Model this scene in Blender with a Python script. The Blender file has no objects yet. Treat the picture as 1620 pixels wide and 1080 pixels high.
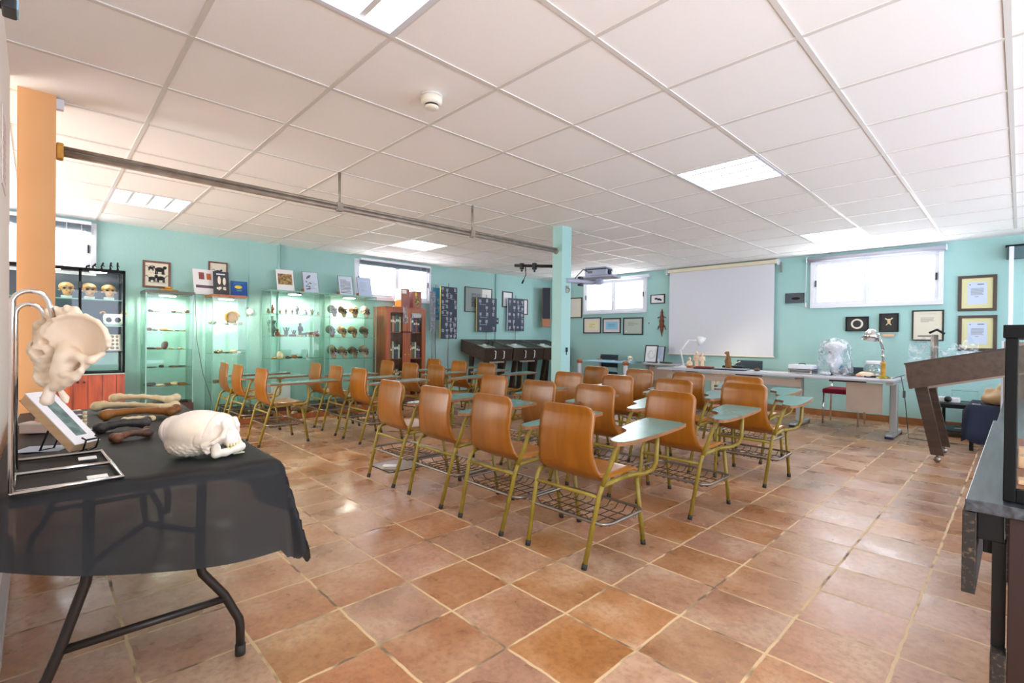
import bpy, bmesh, math, random
import numpy as np
from mathutils import Vector, Matrix, Euler
random.seed(7)
PI = math.pi
SC = bpy.context.scene
COL = SC.collection
# ---------------------------------------------------------------- room numbers (metres)
FL, YAW, PITCH, ROLL = 777.21686, 0.80259, -0.00697, 0.0112
EYE, H = 1.061, 2.3194
XL, YB, YF, XR = -7.2, 8.15, -0.10, 2.2       # left, back, front and right walls
CX0, CY0, CT = -1.850, 1.0646, 0.6             # ceiling grid origin and tile
FX0, FY0, FT = -1.520, 1.4706, 0.3110          # floor tile origin and tile
# surveying helpers: the sight line through a point of the photograph meets a known plane of the room
def ray(px, py):
    c, s = math.cos(ROLL), math.sin(ROLL)
    dx, dy = px-810, py-540
    x = (c*dx+s*dy)/FL; y2 = -(-s*dx+c*dy)/FL
    y = y2*math.cos(PITCH)+math.sin(PITCH); z = math.cos(PITCH)-y2*math.sin(PITCH)
    return Vector((x*math.cos(YAW)-z*math.sin(YAW), x*math.sin(YAW)+z*math.cos(YAW), y))
EYEV = Vector((0, 0, EYE))
def oz(px, py, z): d = ray(px, py); return EYEV + d*((z-EYE)/d.z)
def ox(px, py, x): d = ray(px, py); return EYEV + d*(x/d.x)
def oy(px, py, y): d = ray(px, py); return EYEV + d*(y/d.y)
RT = Vector((math.cos(YAW), math.sin(YAW), 0)); FW = Vector((-math.sin(YAW), math.cos(YAW), 0))
# ---------------------------------------------------------------- materials
def lin(h):
    h = h.lstrip('#'); r = []
    for i in (0, 2, 4):
        c = int(h[i:i+2], 16)/255
        r.append(c/12.92 if c <= .04045 else ((c+.055)/1.055)**2.4)
    return (r[0], r[1], r[2], 1)
MATS = {}
def nt_new(name):
    m = bpy.data.materials.new(name); m.use_nodes = True
    n = m.node_tree.nodes; n.clear()
    out = n.new('ShaderNodeOutputMaterial')
    return m, n, m.node_tree.links, out
def ramp(n, stops, interp='LINEAR'):
    r = n.new('ShaderNodeValToRGB'); e = r.color_ramp.elements; r.color_ramp.interpolation = interp
    e[0].position, e[0].color = stops[0][0], lin(stops[0][1])
    e[1].position, e[1].color = stops[-1][0], lin(stops[-1][1])
    for p, c in stops[1:-1]:
        q = e.new(p); q.color = lin(c)
    return r
def mat(name, color, rough=.5, metal=0, color2=None, nscale=8, ndetail=4, stretch=(1, 1, 1), bump=0, bscale=60, trans=0, coat=0, spec=.5, emit=0, vary=0, sheen=0, contrast=(.35, .65)):
    m, n, L, out = nt_new(name)
    b = n.new('ShaderNodeBsdfPrincipled')
    b.inputs['Base Color'].default_value = lin(color)
    b.inputs['Roughness'].default_value = rough
    b.inputs['Metallic'].default_value = metal
    b.inputs['Specular IOR Level'].default_value = spec
    b.inputs['Coat Weight'].default_value = coat
    b.inputs['Coat Roughness'].default_value = .15
    tc = n.new('ShaderNodeTexCoord'); mp = n.new('ShaderNodeMapping')
    mp.inputs['Scale'].default_value = stretch
    L.new(tc.outputs['Object'], mp.inputs['Vector'])
    src = None
    if color2:
        no = n.new('ShaderNodeTexNoise'); no.inputs['Scale'].default_value = nscale; no.inputs['Detail'].default_value = ndetail
        L.new(mp.outputs['Vector'], no.inputs['Vector'])
        r = ramp(n, [(contrast[0], color), (contrast[1], color2)])
        L.new(no.outputs['Fac'], r.inputs['Fac']); src = r.outputs['Color']
    if vary:
        oi = n.new('ShaderNodeObjectInfo'); hs = n.new('ShaderNodeHueSaturation')
        mr = n.new('ShaderNodeMapRange'); mr.inputs['To Min'].default_value = 1-vary; mr.inputs['To Max'].default_value = 1+vary
        L.new(oi.outputs['Random'], mr.inputs['Value']); L.new(mr.outputs['Result'], hs.inputs['Value'])
        if src: L.new(src, hs.inputs['Color'])
        else: hs.inputs['Color'].default_value = lin(color)
        src = hs.outputs['Color']
    if src: L.new(src, b.inputs['Base Color'])
    if bump:
        n2 = n.new('ShaderNodeTexNoise'); n2.inputs['Scale'].default_value = bscale; n2.inputs['Detail'].default_value = 5
        L.new(mp.outputs['Vector'], n2.inputs['Vector'])
        bp = n.new('ShaderNodeBump'); bp.inputs['Strength'].default_value = bump; bp.inputs['Distance'].default_value = .01
        L.new(n2.outputs['Fac'], bp.inputs['Height']); L.new(bp.outputs['Normal'], b.inputs['Normal'])
    L.new(b.outputs['BSDF'], out.inputs['Surface'])
    MATS[name] = m
    return m
def emit_mat(name, color, strength):
    m, n, L, out = nt_new(name)
    e = n.new('ShaderNodeEmission'); e.inputs['Color'].default_value = lin(color); e.inputs['Strength'].default_value = strength
    L.new(e.outputs['Emission'], out.inputs['Surface'])
    return m
def glass_mat(name, tint, gloss=.08, rough=.02, white=0, fres=.5):
    m, n, L, out = nt_new(name)
    t = n.new('ShaderNodeBsdfTransparent'); t.inputs['Color'].default_value = lin(tint)
    g = n.new('ShaderNodeBsdfGlossy'); g.inputs['Roughness'].default_value = rough
    lw = n.new('ShaderNodeLayerWeight'); lw.inputs['Blend'].default_value = .1
    mu = n.new('ShaderNodeMath'); mu.operation = 'MULTIPLY_ADD'; mu.inputs[1].default_value = fres; mu.inputs[2].default_value = gloss
    L.new(lw.outputs['Fresnel'], mu.inputs[0])
    mx = n.new('ShaderNodeMixShader'); L.new(mu.outputs[0], mx.inputs['Fac']); L.new(t.outputs[0], mx.inputs[1]); L.new(g.outputs[0], mx.inputs[2])
    last = mx.outputs[0]
    if white:
        d = n.new('ShaderNodeBsdfDiffuse'); d.inputs['Color'].default_value = (.9, .93, .95, 1)
        no = n.new('ShaderNodeTexNoise'); no.inputs['Scale'].default_value = 18; no.inputs['Detail'].default_value = 3
        tc = n.new('ShaderNodeTexCoord'); L.new(tc.outputs['Object'], no.inputs['Vector'])
        mr = n.new('ShaderNodeMapRange'); mr.inputs['From Min'].default_value = .4; mr.inputs['From Max'].default_value = .7; mr.inputs['To Max'].default_value = white
        L.new(no.outputs['Fac'], mr.inputs['Value'])
        m2 = n.new('ShaderNodeMixShader'); L.new(mr.outputs[0], m2.inputs['Fac']); L.new(last, m2.inputs[1]); L.new(d.outputs[0], m2.inputs[2]); last = m2.outputs[0]
    L.new(last, out.inputs['Surface'])
    return m
# floor: glazed terracotta tiles, beige joints
def floor_mat():
    m, n, L, out = nt_new('terracotta floor tiles')
    def math_(op, a, b=None, c=None):
        q = n.new('ShaderNodeMath'); q.operation = op
        for i, v in enumerate((a, b, c)):
            if v is None: continue
            if isinstance(v, (int, float)): q.inputs[i].default_value = v
            else: L.new(v, q.inputs[i])
        return q.outputs[0]
    tc = n.new('ShaderNodeTexCoord'); sp = n.new('ShaderNodeSeparateXYZ'); L.new(tc.outputs['Object'], sp.inputs[0])
    wob = n.new('ShaderNodeTexNoise'); wob.inputs['Scale'].default_value = 14; wob.inputs['Detail'].default_value = 3
    L.new(tc.outputs['Object'], wob.inputs['Vector'])
    wv = math_('MULTIPLY_ADD', wob.outputs['Fac'], .012, -.006)
    u = math_('DIVIDE', math_('ADD', math_('SUBTRACT', sp.outputs['X'], FX0), wv), FT)
    v = math_('DIVIDE', math_('ADD', math_('SUBTRACT', sp.outputs['Y'], FY0), wv), FT)
    iu, iv = math_('FLOOR', u), math_('FLOOR', v)
    fu, fv = math_('SUBTRACT', u, iu), math_('SUBTRACT', v, iv)
    du = math_('MINIMUM', fu, math_('SUBTRACT', 1, fu)); dv = math_('MINIMUM', fv, math_('SUBTRACT', 1, fv))
    dd = math_('MINIMUM', du, dv)
    gr = n.new('ShaderNodeMapRange'); gr.interpolation_type = 'SMOOTHSTEP'
    gr.inputs['From Min'].default_value = .011; gr.inputs['From Max'].default_value = .021
    L.new(dd, gr.inputs['Value'])
    cb = n.new('ShaderNodeCombineXYZ'); L.new(iu, cb.inputs[0]); L.new(iv, cb.inputs[1])
    wn = n.new('ShaderNodeTexWhiteNoise'); wn.noise_dimensions = '2D'; L.new(cb.outputs[0], wn.inputs['Vector'])
    # per tile offset so the mottling breaks at joints
    vm = n.new('ShaderNodeVectorMath'); vm.operation = 'MULTIPLY_ADD'; L.new(wn.outputs['Color'], vm.inputs[0]); vm.inputs[1].default_value = (9, 9, 9); L.new(tc.outputs['Object'], vm.inputs[2])
    n1 = n.new('ShaderNodeTexNoise'); n1.inputs['Scale'].default_value = 4; n1.inputs['Detail'].default_value = 4; n1.inputs['Roughness'].default_value = .5; L.new(vm.outputs[0], n1.inputs['Vector'])
    n2 = n.new('ShaderNodeTexNoise'); n2.inputs['Scale'].default_value = 38; n2.inputs['Detail'].default_value = 6; n2.inputs['Roughness'].default_value = .7; L.new(vm.outputs[0], n2.inputs['Vector'])
    r1 = ramp(n, [(.28, '#9c663e'), (.5, '#b07a50'), (.72, '#c29a78')]); L.new(n1.outputs['Fac'], r1.inputs['Fac'])
    r2 = ramp(n, [(.3, '#8a6a54'), (.56, '#ffffff')]); L.new(n2.outputs['Fac'], r2.inputs['Fac'])
    mx = n.new('ShaderNodeMix'); mx.data_type = 'RGBA'; mx.blend_type = 'MULTIPLY'; mx.inputs['Factor'].default_value = .42
    L.new(r1.outputs['Color'], mx.inputs['A']); L.new(r2.outputs['Color'], mx.inputs['B'])
    hs = n.new('ShaderNodeHueSaturation')
    sv = n.new('ShaderNodeSeparateColor'); L.new(wn.outputs['Color'], sv.inputs[0])
    L.new(math_('MULTIPLY_ADD', sv.outputs[0], .22, .93), hs.inputs['Value']); L.new(math_('MULTIPLY_ADD', sv.outputs[1], .25, .78), hs.inputs['Saturation'])
    L.new(math_('MULTIPLY_ADD', sv.outputs[2], .010, .497), hs.inputs['Hue'])
    L.new(mx.outputs['Result'], hs.inputs['Color'])
    n3 = n.new('ShaderNodeTexNoise'); n3.inputs['Scale'].default_value = 5; n3.inputs['Detail'].default_value = 2; L.new(tc.outputs['Object'], n3.inputs['Vector'])
    rg = ramp(n, [(.36, '#75604a'), (.47, '#d4b88e')]); L.new(n3.outputs['Fac'], rg.inputs['Fac'])
    m2 = n.new('ShaderNodeMix'); m2.data_type = 'RGBA'; L.new(gr.outputs[0], m2.inputs['Factor']); L.new(rg.outputs['Color'], m2.inputs['A']); L.new(hs.outputs['Color'], m2.inputs['B'])
    b = n.new('ShaderNodeBsdfPrincipled'); L.new(m2.outputs['Result'], b.inputs['Base Color'])
    rr = n.new('ShaderNodeMapRange'); rr.inputs['From Min'].default_value = .3; rr.inputs['From Max'].default_value = .7; rr.inputs['To Min'].default_value = .22; rr.inputs['To Max'].default_value = .42
    L.new(n1.outputs['Fac'], rr.inputs['Value'])
    L.new(math_('ADD', rr.outputs[0], math_('MULTIPLY', math_('SUBTRACT', 1, gr.outputs[0]), .4)), b.inputs['Roughness'])
    b.inputs['Specular IOR Level'].default_value = .62
    hgt = math_('ADD', math_('MULTIPLY', gr.outputs[0], .5), math_('MULTIPLY', n2.outputs['Fac'], .25))
    bp = n.new('ShaderNodeBump'); bp.inputs['Strength'].default_value = .14; bp.inputs['Distance'].default_value = .006; L.new(hgt, bp.inputs['Height']); L.new(bp.outputs[0], b.inputs['Normal'])
    L.new(b.outputs[0], out.inputs['Surface'])
    return m
def wood_mat(name, dark, light, axis='X', scale=3, rough=.35, coat=.2, stretch=12, vary=0, spec=.5):
    m, n, L, out = nt_new(name)
    tc = n.new('ShaderNodeTexCoord'); mp = n.new('ShaderNodeMapping')
    st = [scale*stretch]*3; st['XYZ'.index(axis)] = scale
    mp.inputs['Scale'].default_value = st; L.new(tc.outputs['Object'], mp.inputs['Vector'])
    oi = n.new('ShaderNodeObjectInfo')
    va = n.new('ShaderNodeVectorMath'); va.operation = 'ADD'; L.new(mp.outputs[0], va.inputs[0])
    cb = n.new('ShaderNodeCombineXYZ'); mu = n.new('ShaderNodeMath'); mu.operation = 'MULTIPLY'; mu.inputs[1].default_value = 40; L.new(oi.outputs['Random'], mu.inputs[0])
    for i in range(3): L.new(mu.outputs[0], cb.inputs[i])
    L.new(cb.outputs[0], va.inputs[1])
    no = n.new('ShaderNodeTexNoise'); no.inputs['Scale'].default_value = 1; no.inputs['Detail'].default_value = 4; no.inputs['Distortion'].default_value = .4
    L.new(va.outputs[0], no.inputs['Vector'])
    r = ramp(n, [(.3, dark), (.7, light)]); L.new(no.outputs['Fac'], r.inputs['Fac'])
    b = n.new('ShaderNodeBsdfPrincipled'); b.inputs['Roughness'].default_value = rough; b.inputs['Coat Weight'].default_value = coat; b.inputs['Coat Roughness'].default_value = .2; b.inputs['Specular IOR Level'].default_value = spec
    src = r.outputs['Color']
    if vary:
        hs = n.new('ShaderNodeHueSaturation'); mr = n.new('ShaderNodeMapRange'); mr.inputs['To Min'].default_value = 1-vary; mr.inputs['To Max'].default_value = 1+vary
        L.new(oi.outputs['Random'], mr.inputs['Value']); L.new(mr.outputs[0], hs.inputs['Value']); L.new(src, hs.inputs['Color']); src = hs.outputs['Color']
    L.new(src, b.inputs['Base Color']); L.new(b.outputs[0], out.inputs['Surface'])
    return m
def random_mat(name, cols, rough=.5, spots=None):
    """colour picked per object from a list; optional stains"""
    m, n, L, out = nt_new(name)
    oi = n.new('ShaderNodeObjectInfo')
    r = ramp(n, [(i/len(cols), c) for i, c in enumerate(cols)], 'CONSTANT'); L.new(oi.outputs['Random'], r.inputs['Fac'])
    b = n.new('ShaderNodeBsdfPrincipled'); b.inputs['Roughness'].default_value = rough
    src = r.outputs['Color']
    if spots:
        no = n.new('ShaderNodeTexNoise'); no.inputs['Scale'].default_value = spots[0]; no.inputs['Detail'].default_value = 3
        tc = n.new('ShaderNodeTexCoord'); L.new(tc.outputs['Object'], no.inputs['Vector'])
        rr = ramp(n, [(.4, spots[1]), (.6, '#ffffff')]); L.new(no.outputs['Fac'], rr.inputs['Fac'])
        mx = n.new('ShaderNodeMix'); mx.data_type = 'RGBA'; mx.blend_type = 'MULTIPLY'; mx.inputs['Factor'].default_value = .8
        L.new(src, mx.inputs['A']); L.new(rr.outputs['Color'], mx.inputs['B']); src = mx.outputs['Result']
    L.new(src, b.inputs['Base Color']); L.new(b.outputs[0], out.inputs['Surface'])
    return m
# ---------------------------------------------------------------- mesh builder
class MB:
    def __init__(s): s.v = []; s.f = []; s.s = []
    def add(s, vs, fs, smooth=False):
        o = len(s.v); s.v += [tuple(x) for x in vs]; s.f += [tuple(i+o for i in f) for f in fs]; s.s += [smooth]*len(fs); return s
    def box(s, x0, x1, y0, y1, z0, z1):
        if x0 > x1: x0, x1 = x1, x0
        if y0 > y1: y0, y1 = y1, y0
        if z0 > z1: z0, z1 = z1, z0
        return s.add([(x0,y0,z0),(x1,y0,z0),(x1,y1,z0),(x0,y1,z0),(x0,y0,z1),(x1,y0,z1),(x1,y1,z1),(x0,y1,z1)],
              [(0,3,2,1),(4,5,6,7),(0,1,5,4),(1,2,6,5),(2,3,7,6),(3,0,4,7)])
    def rbox(s, x0, x1, y0, y1, z0, z1, r=.004, seg=2):
        bm = bmesh.new(); bmesh.ops.create_cube(bm, size=1)
        bmesh.ops.scale(bm, vec=(x1-x0, y1-y0, z1-z0), verts=bm.verts)
        bmesh.ops.translate(bm, vec=((x0+x1)/2, (y0+y1)/2, (z0+z1)/2), verts=bm.verts)
        r = min(r, .45*min(abs(x1-x0), abs(y1-y0), abs(z1-z0)))
        bmesh.ops.bevel(bm, geom=list(bm.edges), offset=r, segments=seg, affect='EDGES', profile=.5)
        bm.verts.ensure_lookup_table(); bm.verts.index_update()
        s.add([v.co[:] for v in bm.verts], [[v.index for v in f.verts] for f in bm.faces]); bm.free(); return s
    def hexa(s, p):      # eight corners, bottom ring then top ring
        return s.add(p, [(0,3,2,1),(4,5,6,7),(0,1,5,4),(1,2,6,5),(2,3,7,6),(3,0,4,7)])
    def prism(s, poly, z0, z1, smooth=False):   # poly in xy, counter-clockwise
        n = len(poly)
        return s.add([(x,y,z0) for x,y in poly]+[(x,y,z1) for x,y in poly],
              [tuple(range(n-1,-1,-1)), tuple(range(n,2*n))]+[(i,(i+1)%n,n+(i+1)%n,n+i) for i in range(n)])
    def tube(s, path, r, n=8, closed=False, cap=True):
        P = [Vector(p) for p in path]; k = len(P); rs = r if isinstance(r, (list, tuple)) else [r]*k
        T = []
        for i in range(k):
            a = P[(i-1) % k] if (closed or i > 0) else P[i]; b = P[(i+1) % k] if (closed or i < k-1) else P[i]
            t = (b-a); T.append(t.normalized() if t.length > 1e-9 else Vector((0,0,1)))
        u = T[0].orthogonal().normalized(); rings = []
        for i in range(k):
            u = (u - T[i]*u.dot(T[i])); u = u.normalized() if u.length > 1e-6 else T[i].orthogonal().normalized()
            w = T[i].cross(u)
            rings.append([P[i]+(u*math.cos(2*PI*j/n)+w*math.sin(2*PI*j/n))*rs[i] for j in range(n)])
        vs = [p for R in rings for p in R]; fs = []
        m = k if closed else k-1
        for i in range(m):
            a, b = i*n, ((i+1) % k)*n
            sh = 0
            if closed and i == k-1:
                d = [(rings[k-1][0]-rings[0][q]).length for q in range(n)]; sh = d.index(min(d))
            for j in range(n): fs.append((a+j, a+(j+1)%n, b+(j+1+sh)%n, b+(j+sh)%n))
        s.add(vs, fs, True)
        if cap and not closed:
            o = len(s.v)-len(vs)
            s.f.append(tuple(o+j for j in range(n-1,-1,-1))); s.s.append(False)
            s.f.append(tuple(o+(k-1)*n+j for j in range(n))); s.s.append(False)
        return s
    def lathe(s, prof, c=(0,0,0), n=20, smooth=True):   # prof: list of (r, z)
        vs = []; fs = []; k = len(prof)
        for r, z in prof:
            for j in range(n): a = 2*PI*j/n; vs.append((c[0]+r*math.cos(a), c[1]+r*math.sin(a), c[2]+z))
        for i in range(k-1):
            for j in range(n): fs.append((i*n+j, i*n+(j+1)%n, (i+1)*n+(j+1)%n, (i+1)*n+j))
        s.add(vs, fs, smooth)
        o = len(s.v)-len(vs)
        if prof[0][0] > 1e-4: s.f.append(tuple(o+j for j in range(n-1,-1,-1))); s.s.append(False)
        if prof[-1][0] > 1e-4: s.f.append(tuple(o+(k-1)*n+j for j in range(n))); s.s.append(False)
        return s
    def ball(s, c, r, n=12, m=8):
        r = r if isinstance(r, (tuple, list)) else (r, r, r)
        vs = []; fs = []
        for i in range(m+1):
            t = PI*i/m
            for j in range(n): a = 2*PI*j/n; vs.append((c[0]+r[0]*math.sin(t)*math.cos(a), c[1]+r[1]*math.sin(t)*math.sin(a), c[2]-r[2]*math.cos(t)))
        for i in range(m):
            for j in range(n): fs.append((i*n+j, i*n+(j+1)%n, (i+1)*n+(j+1)%n, (i+1)*n+j))
        return s.add(vs, fs, True)
    def sheet(s, fn, nu, nv, thick=0, smooth=True):
        """fn(u,v) -> point, u,v in 0..1; thick: offset along the normal gives a closed shell"""
        g = [[Vector(fn(i/nu, j/nv)) for i in range(nu+1)] for j in range(nv+1)]
        idx = lambda i, j: j*(nu+1)+i
        vs = [g[j][i] for j in range(nv+1) for i in range(nu+1)]
        fs = [(idx(i,j), idx(i+1,j), idx(i+1,j+1), idx(i,j+1)) for j in range(nv) for i in range(nu)]
        if not thick: return s.add(vs, fs, smooth)
        ns = []
        for j in range(nv+1):
            for i in range(nu+1):
                du = g[j][min(i+1,nu)]-g[j][max(i-1,0)]; dv = g[min(j+1,nv)][i]-g[max(j-1,0)][i]
                q = du.cross(dv); ns.append(q.normalized() if q.length > 1e-12 else Vector((0,0,1)))
        N = len(vs); top = [a+b*thick for a, b in zip(vs, ns)]
        f2 = [tuple(reversed(f)) for f in fs]+[tuple(i+N for i in f) for f in fs]
        rim = [idx(i,0) for i in range(nu)]+[idx(nu,j) for j in range(nv)]+[idx(i,nv) for i in range(nu,0,-1)]+[idx(0,j) for j in range(nv,0,-1)]
        k = len(rim)
        s.add(vs+top, f2, smooth); o = len(s.v)-2*N
        for i in range(k):
            a, b = rim[i], rim[(i+1)%k]; s.f.append((o+a, o+b, o+b+N, o+a+N)); s.s.append(False)
        return s
    def xf(s, M):
        s.v = [tuple(M @ Vector(p)) for p in s.v]; return s
    def build(s, name, material, parent=None, loc=None, bevel=0):
        me = bpy.data.meshes.new(name); me.from_pydata(s.v, [], s.f)
        me.polygons.foreach_set('use_smooth', s.s)
        me.update(); me.materials.append(material)
        o = bpy.data.objects.new(name, me); COL.objects.link(o)
        if parent: o.parent = parent
        if loc is not None: o.location = loc
        if bevel:
            md = o.modifiers.new('Bevel', 'BEVEL'); md.width = bevel; md.segments = 2; md.limit_method = 'ANGLE'
        return o
# implicit shapes -> mesh (surface nets)
def smin(a, b, k=.1):
    h = np.clip(.5+.5*(b-a)/k, 0, 1); return b*(1-h)+a*h-k*h*(1-h)
def smax(a, b, k=.1): return -smin(-a, -b, k)
def ell(p, c, r):
    q = (p-np.array(c))/np.array(r); k0 = np.linalg.norm(q, axis=-1); k1 = np.linalg.norm(q/np.array(r), axis=-1)+1e-9
    return k0*(k0-1)/k1
def cap(p, a, b, ra, rb=None):
    rb = ra if rb is None else rb; a = np.array(a, float); b = np.array(b, float); d = b-a
    t = np.clip(((p-a)@d)/(d@d+1e-12), 0, 1); return np.linalg.norm(p-a-t[..., None]*d, axis=-1)-(ra+(rb-ra)*t)
def chain(p, pts, rs, k=.03):
    r = None
    for i in range(len(pts)-1):
        q = cap(p, pts[i], pts[i+1], rs[i], rs[i+1]); r = q if r is None else smin(r, q, k)
    return r
def nets(fn, lo, hi, n=40):
    lo = np.array(lo, float); hi = np.array(hi, float); h = (hi-lo).max()/n
    dims = np.ceil((hi-lo)/h).astype(int)+1
    ax = [lo[i]+h*np.arange(dims[i]) for i in range(3)]
    G = np.stack(np.meshgrid(*ax, indexing='ij'), -1); F = fn(G)
    cx, cy, cz = (d-1 for d in dims); S = np.zeros((cx, cy, cz, 3)); N = np.zeros((cx, cy, cz))
    cor = [(i, j, k) for i in (0,1) for j in (0,1) for k in (0,1)]
    sl = lambda c: tuple(slice(c[q], c[q]+(cx, cy, cz)[q]) for q in range(3))
    for a in cor:
        for q in range(3):
            if a[q]: continue
            b = list(a); b[q] = 1
            fa, fb = F[sl(a)], F[sl(tuple(b))]; cr = (fa < 0) != (fb < 0)
            t = np.where(cr, fa/np.where(cr, fa-fb, 1), 0)
            pa = G[sl(a)].copy(); pa[..., q] += t*h
            S += np.where(cr[..., None], pa, 0); N += cr
    act = N > 0; ids = -np.ones((cx, cy, cz), int); ids[act] = np.arange(act.sum())
    V = S[act]/N[act][:, None]; faces = []
    for q in range(3):
        b = [0,0,0]; b[q] = 1
        A = F[:dims[0]-b[0], :dims[1]-b[1], :dims[2]-b[2]]; B = F[b[0]:, b[1]:, b[2]:]
        cr = np.argwhere((A < 0) != (B < 0)); o1, o2 = [(1,2),(2,0),(0,1)][q]
        for c in cr:
            if c[o1] < 1 or c[o2] < 1 or c[o1] > dims[o1]-2 or c[o2] > dims[o2]-2: continue
            e1 = np.zeros(3, int); e1[o1] = 1; e2 = np.zeros(3, int); e2[o2] = 1
            qd = [ids[tuple(c-e1-e2)], ids[tuple(c-e2)], ids[tuple(c)], ids[tuple(c-e1)]]
            if min(qd) < 0: continue
            faces.append(tuple(int(i) for i in (qd if F[tuple(c)] < 0 else qd[::-1])))
    mb = MB(); mb.add([tuple(map(float, v)) for v in V], faces, True); return mb
# ---------------------------------------------------------------- scene objects
def thing(name, label, cat, loc=(0,0,0), rz=0, group=None):
    o = bpy.data.objects.new(name, None); COL.objects.link(o); o.empty_display_size = .1
    o.location = loc; o.rotation_euler = (0, 0, rz); return tag(o, label, cat, group)
def tag(o, label, cat, group=None):
    o['label'] = label; o['category'] = cat
    if group: o['group'] = group
    return o
def struct(o): o['kind'] = 'structure'; return o
KIDS = {}
def copy_tree(o, parent=None):
    c = o.copy(); COL.objects.link(c)
    if parent: c.parent = parent; c.matrix_parent_inverse = o.matrix_parent_inverse.copy()
    for ch in [x for x in o.children]: copy_tree(ch, c)
    return c
def arc(c, r, a0, a1, n, ax=0, ay=2):
    out = []
    for i in range(n+1):
        a = a0+(a1-a0)*i/n; p = list(c); p[ax] += r*math.cos(a); p[ay] += r*math.sin(a); out.append(tuple(p))
    return out
def rrect(x0, x1, y0, y1, r, n=5):
    pts = []
    for cx, cy, a in ((x1-r, y1-r, 0), (x0+r, y1-r, PI/2), (x0+r, y0+r, PI), (x1-r, y0+r, 1.5*PI)):
        pts += [(cx+r*math.cos(a+PI/2*i/n), cy+r*math.sin(a+PI/2*i/n)) for i in range(n+1)]
    return pts
ORD = ['first', 'second', 'third', 'fourth', 'fifth', 'sixth', 'seventh', 'eighth', 'ninth', 'tenth', 'eleventh', 'twelfth']
# palette
M_wall = mat('mint plaster', '#a0cbc7', .75, color2='#a7d0cc', nscale=1.2, bump=.25, bscale=45)
M_white = mat('white plaster', '#efe6dc', .8, bump=.1)
M_orange = mat('orange plaster', '#e0ad78', .75, color2='#dca56f', nscale=2)
M_tile = mat('ceiling tile', '#fbfaf8', .9, bump=.15, bscale=220)
M_grid = mat('white ceiling bar', '#dedbd6', .45)
M_floor = floor_mat()
M_base = mat('brown skirting tile', '#a06a3c', .5, color2='#8f5a30', nscale=9)
M_seat = wood_mat('varnished beech ply', '#844e08', '#9a5e10', 'Z', 2, .32, .2, 12, .07)
M_seat2 = wood_mat('varnished beech seat', '#a2651c', '#b8782c', 'Y', 2, .3, .2, 12, .07)
M_edge = wood_mat('pale ply edge', '#c89a5c', '#e0bc86', 'X', 3, .5, 0, 8)
M_olive = mat('mustard painted steel', '#94822c', .4, color2='#857326', nscale=20, spec=.5)
M_cap = mat('dark rubber', '#2b2a26', .7)
M_lam = mat('teal laminate', '#50807a', .25, color2='#5a8a82', nscale=6, vary=.1)
M_brd = wood_mat('chipboard edge', '#7a5230', '#9a6c42', 'Y', 6, .6, 0, 6)
M_steel = mat('dull steel', '#8d857c', .35, .85)
M_chrome = mat('chrome', '#d8d6d4', .15, 1)
M_pipe = mat('galvanised pipe', '#a1978b', .4, .35, color2='#8c8074', nscale=12)
M_black = mat('black paint', '#0b0c0e', .45, spec=.3)
M_dark = mat('dark plastic', '#1a1c1f', .4)
M_frame = mat('black picture frame', '#211f20', .4)
M_brown = wood_mat('brown picture frame', '#5a2e1c', '#744028', 'X', 5, .4)
M_paper = mat('cream paper', '#e6dfcd', .8)
M_white2 = mat('white board', '#e9e9ec', .5)
M_pale = mat('pale blue paper', '#c8d6ea', .7)
M_yell = mat('pale yellow mount', '#dcd8a6', .8)
M_ink = mat('grey print', '#6c6c70', .8)
M_inkd = mat('black print', '#222224', .8)
M_alu = mat('white aluminium', '#dfe3ec', .35)
M_glass = glass_mat('clear glass', '#fafefc', .02)
M_gedge = mat('green glass edge', '#7fb0a2', .15, spec=.8)
M_lid = glass_mat('lid glass', '#fcfffe', .015, fres=.12)
M_shelf = glass_mat('shelf glass', '#eaf8f2', .04)
M_bone = mat('plaster bone', '#e9d3b8', .55, color2='#f0e0cb', nscale=9, bump=.1, bscale=30)
M_skull = mat('white plaster skull', '#eae0d6', .5, color2='#e6cfa8', nscale=4, contrast=(.5, .8), bump=.12, bscale=40)
M_teeth = mat('yellow teeth', '#ddd3a0', .4)
M_cream = mat('cream bone', '#e8d9b4', .5, color2='#d9c08e', nscale=14)
M_bbone = mat('brown bone', '#a0682c', .4, color2='#7c4a1c', nscale=10)
M_dbone = mat('blackened bone', '#1f1d1e', .5, color2='#3a3430', nscale=14, bump=.4, bscale=40)
M_rbone = mat('reddish stained bone', '#7a4a30', .45, color2='#3a2620', nscale=22)
M_desk = mat('grey desk top', '#b4b6c0', .35)
M_deskp = mat('beige desk panel', '#b5a596', .5, color2='#ae9f92', nscale=5)
M_deskl = mat('grey desk leg', '#aeb2b0', .35, .2)
M_navy = mat('dark blue plastic', '#1f2a4c', .4)
M_case = wood_mat('dark walnut veneer', '#2a1e16', '#443226', 'Y', 3, .4, .1, 8)
M_casex = wood_mat('dark walnut veneer end', '#382a20', '#503e30', 'X', 3, .4, .1, 8)
M_redw = wood_mat('red brown planks', '#7c2c0c', '#b8521c', 'Z', 2.2, .35, .2, 9)
M_mahog = wood_mat('mahogany', '#7c3a1c', '#a4582e', 'Z', 2.5, .35, .2, 9)
M_cab = mat('black lacquer', '#050708', .5, spec=.15)
M_cabb = mat('dark blue back panel', '#223344', .5)
M_lamp = emit_mat('ceiling lamp tubes', '#fff8ee', 9.0)
M_led = emit_mat('cabinet lamp', '#fff3dc', 220.0)
M_led2 = emit_mat('cabinet strip lamp', '#fff6e8', 14.0)
M_day = emit_mat('daylit frosted pane', '#f4f4fa', 6.0)
M_fill_right = emit_mat('right wall fill pane', '#e2ebff', 4.5)  # fill light for the unseen right wall windows
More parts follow.
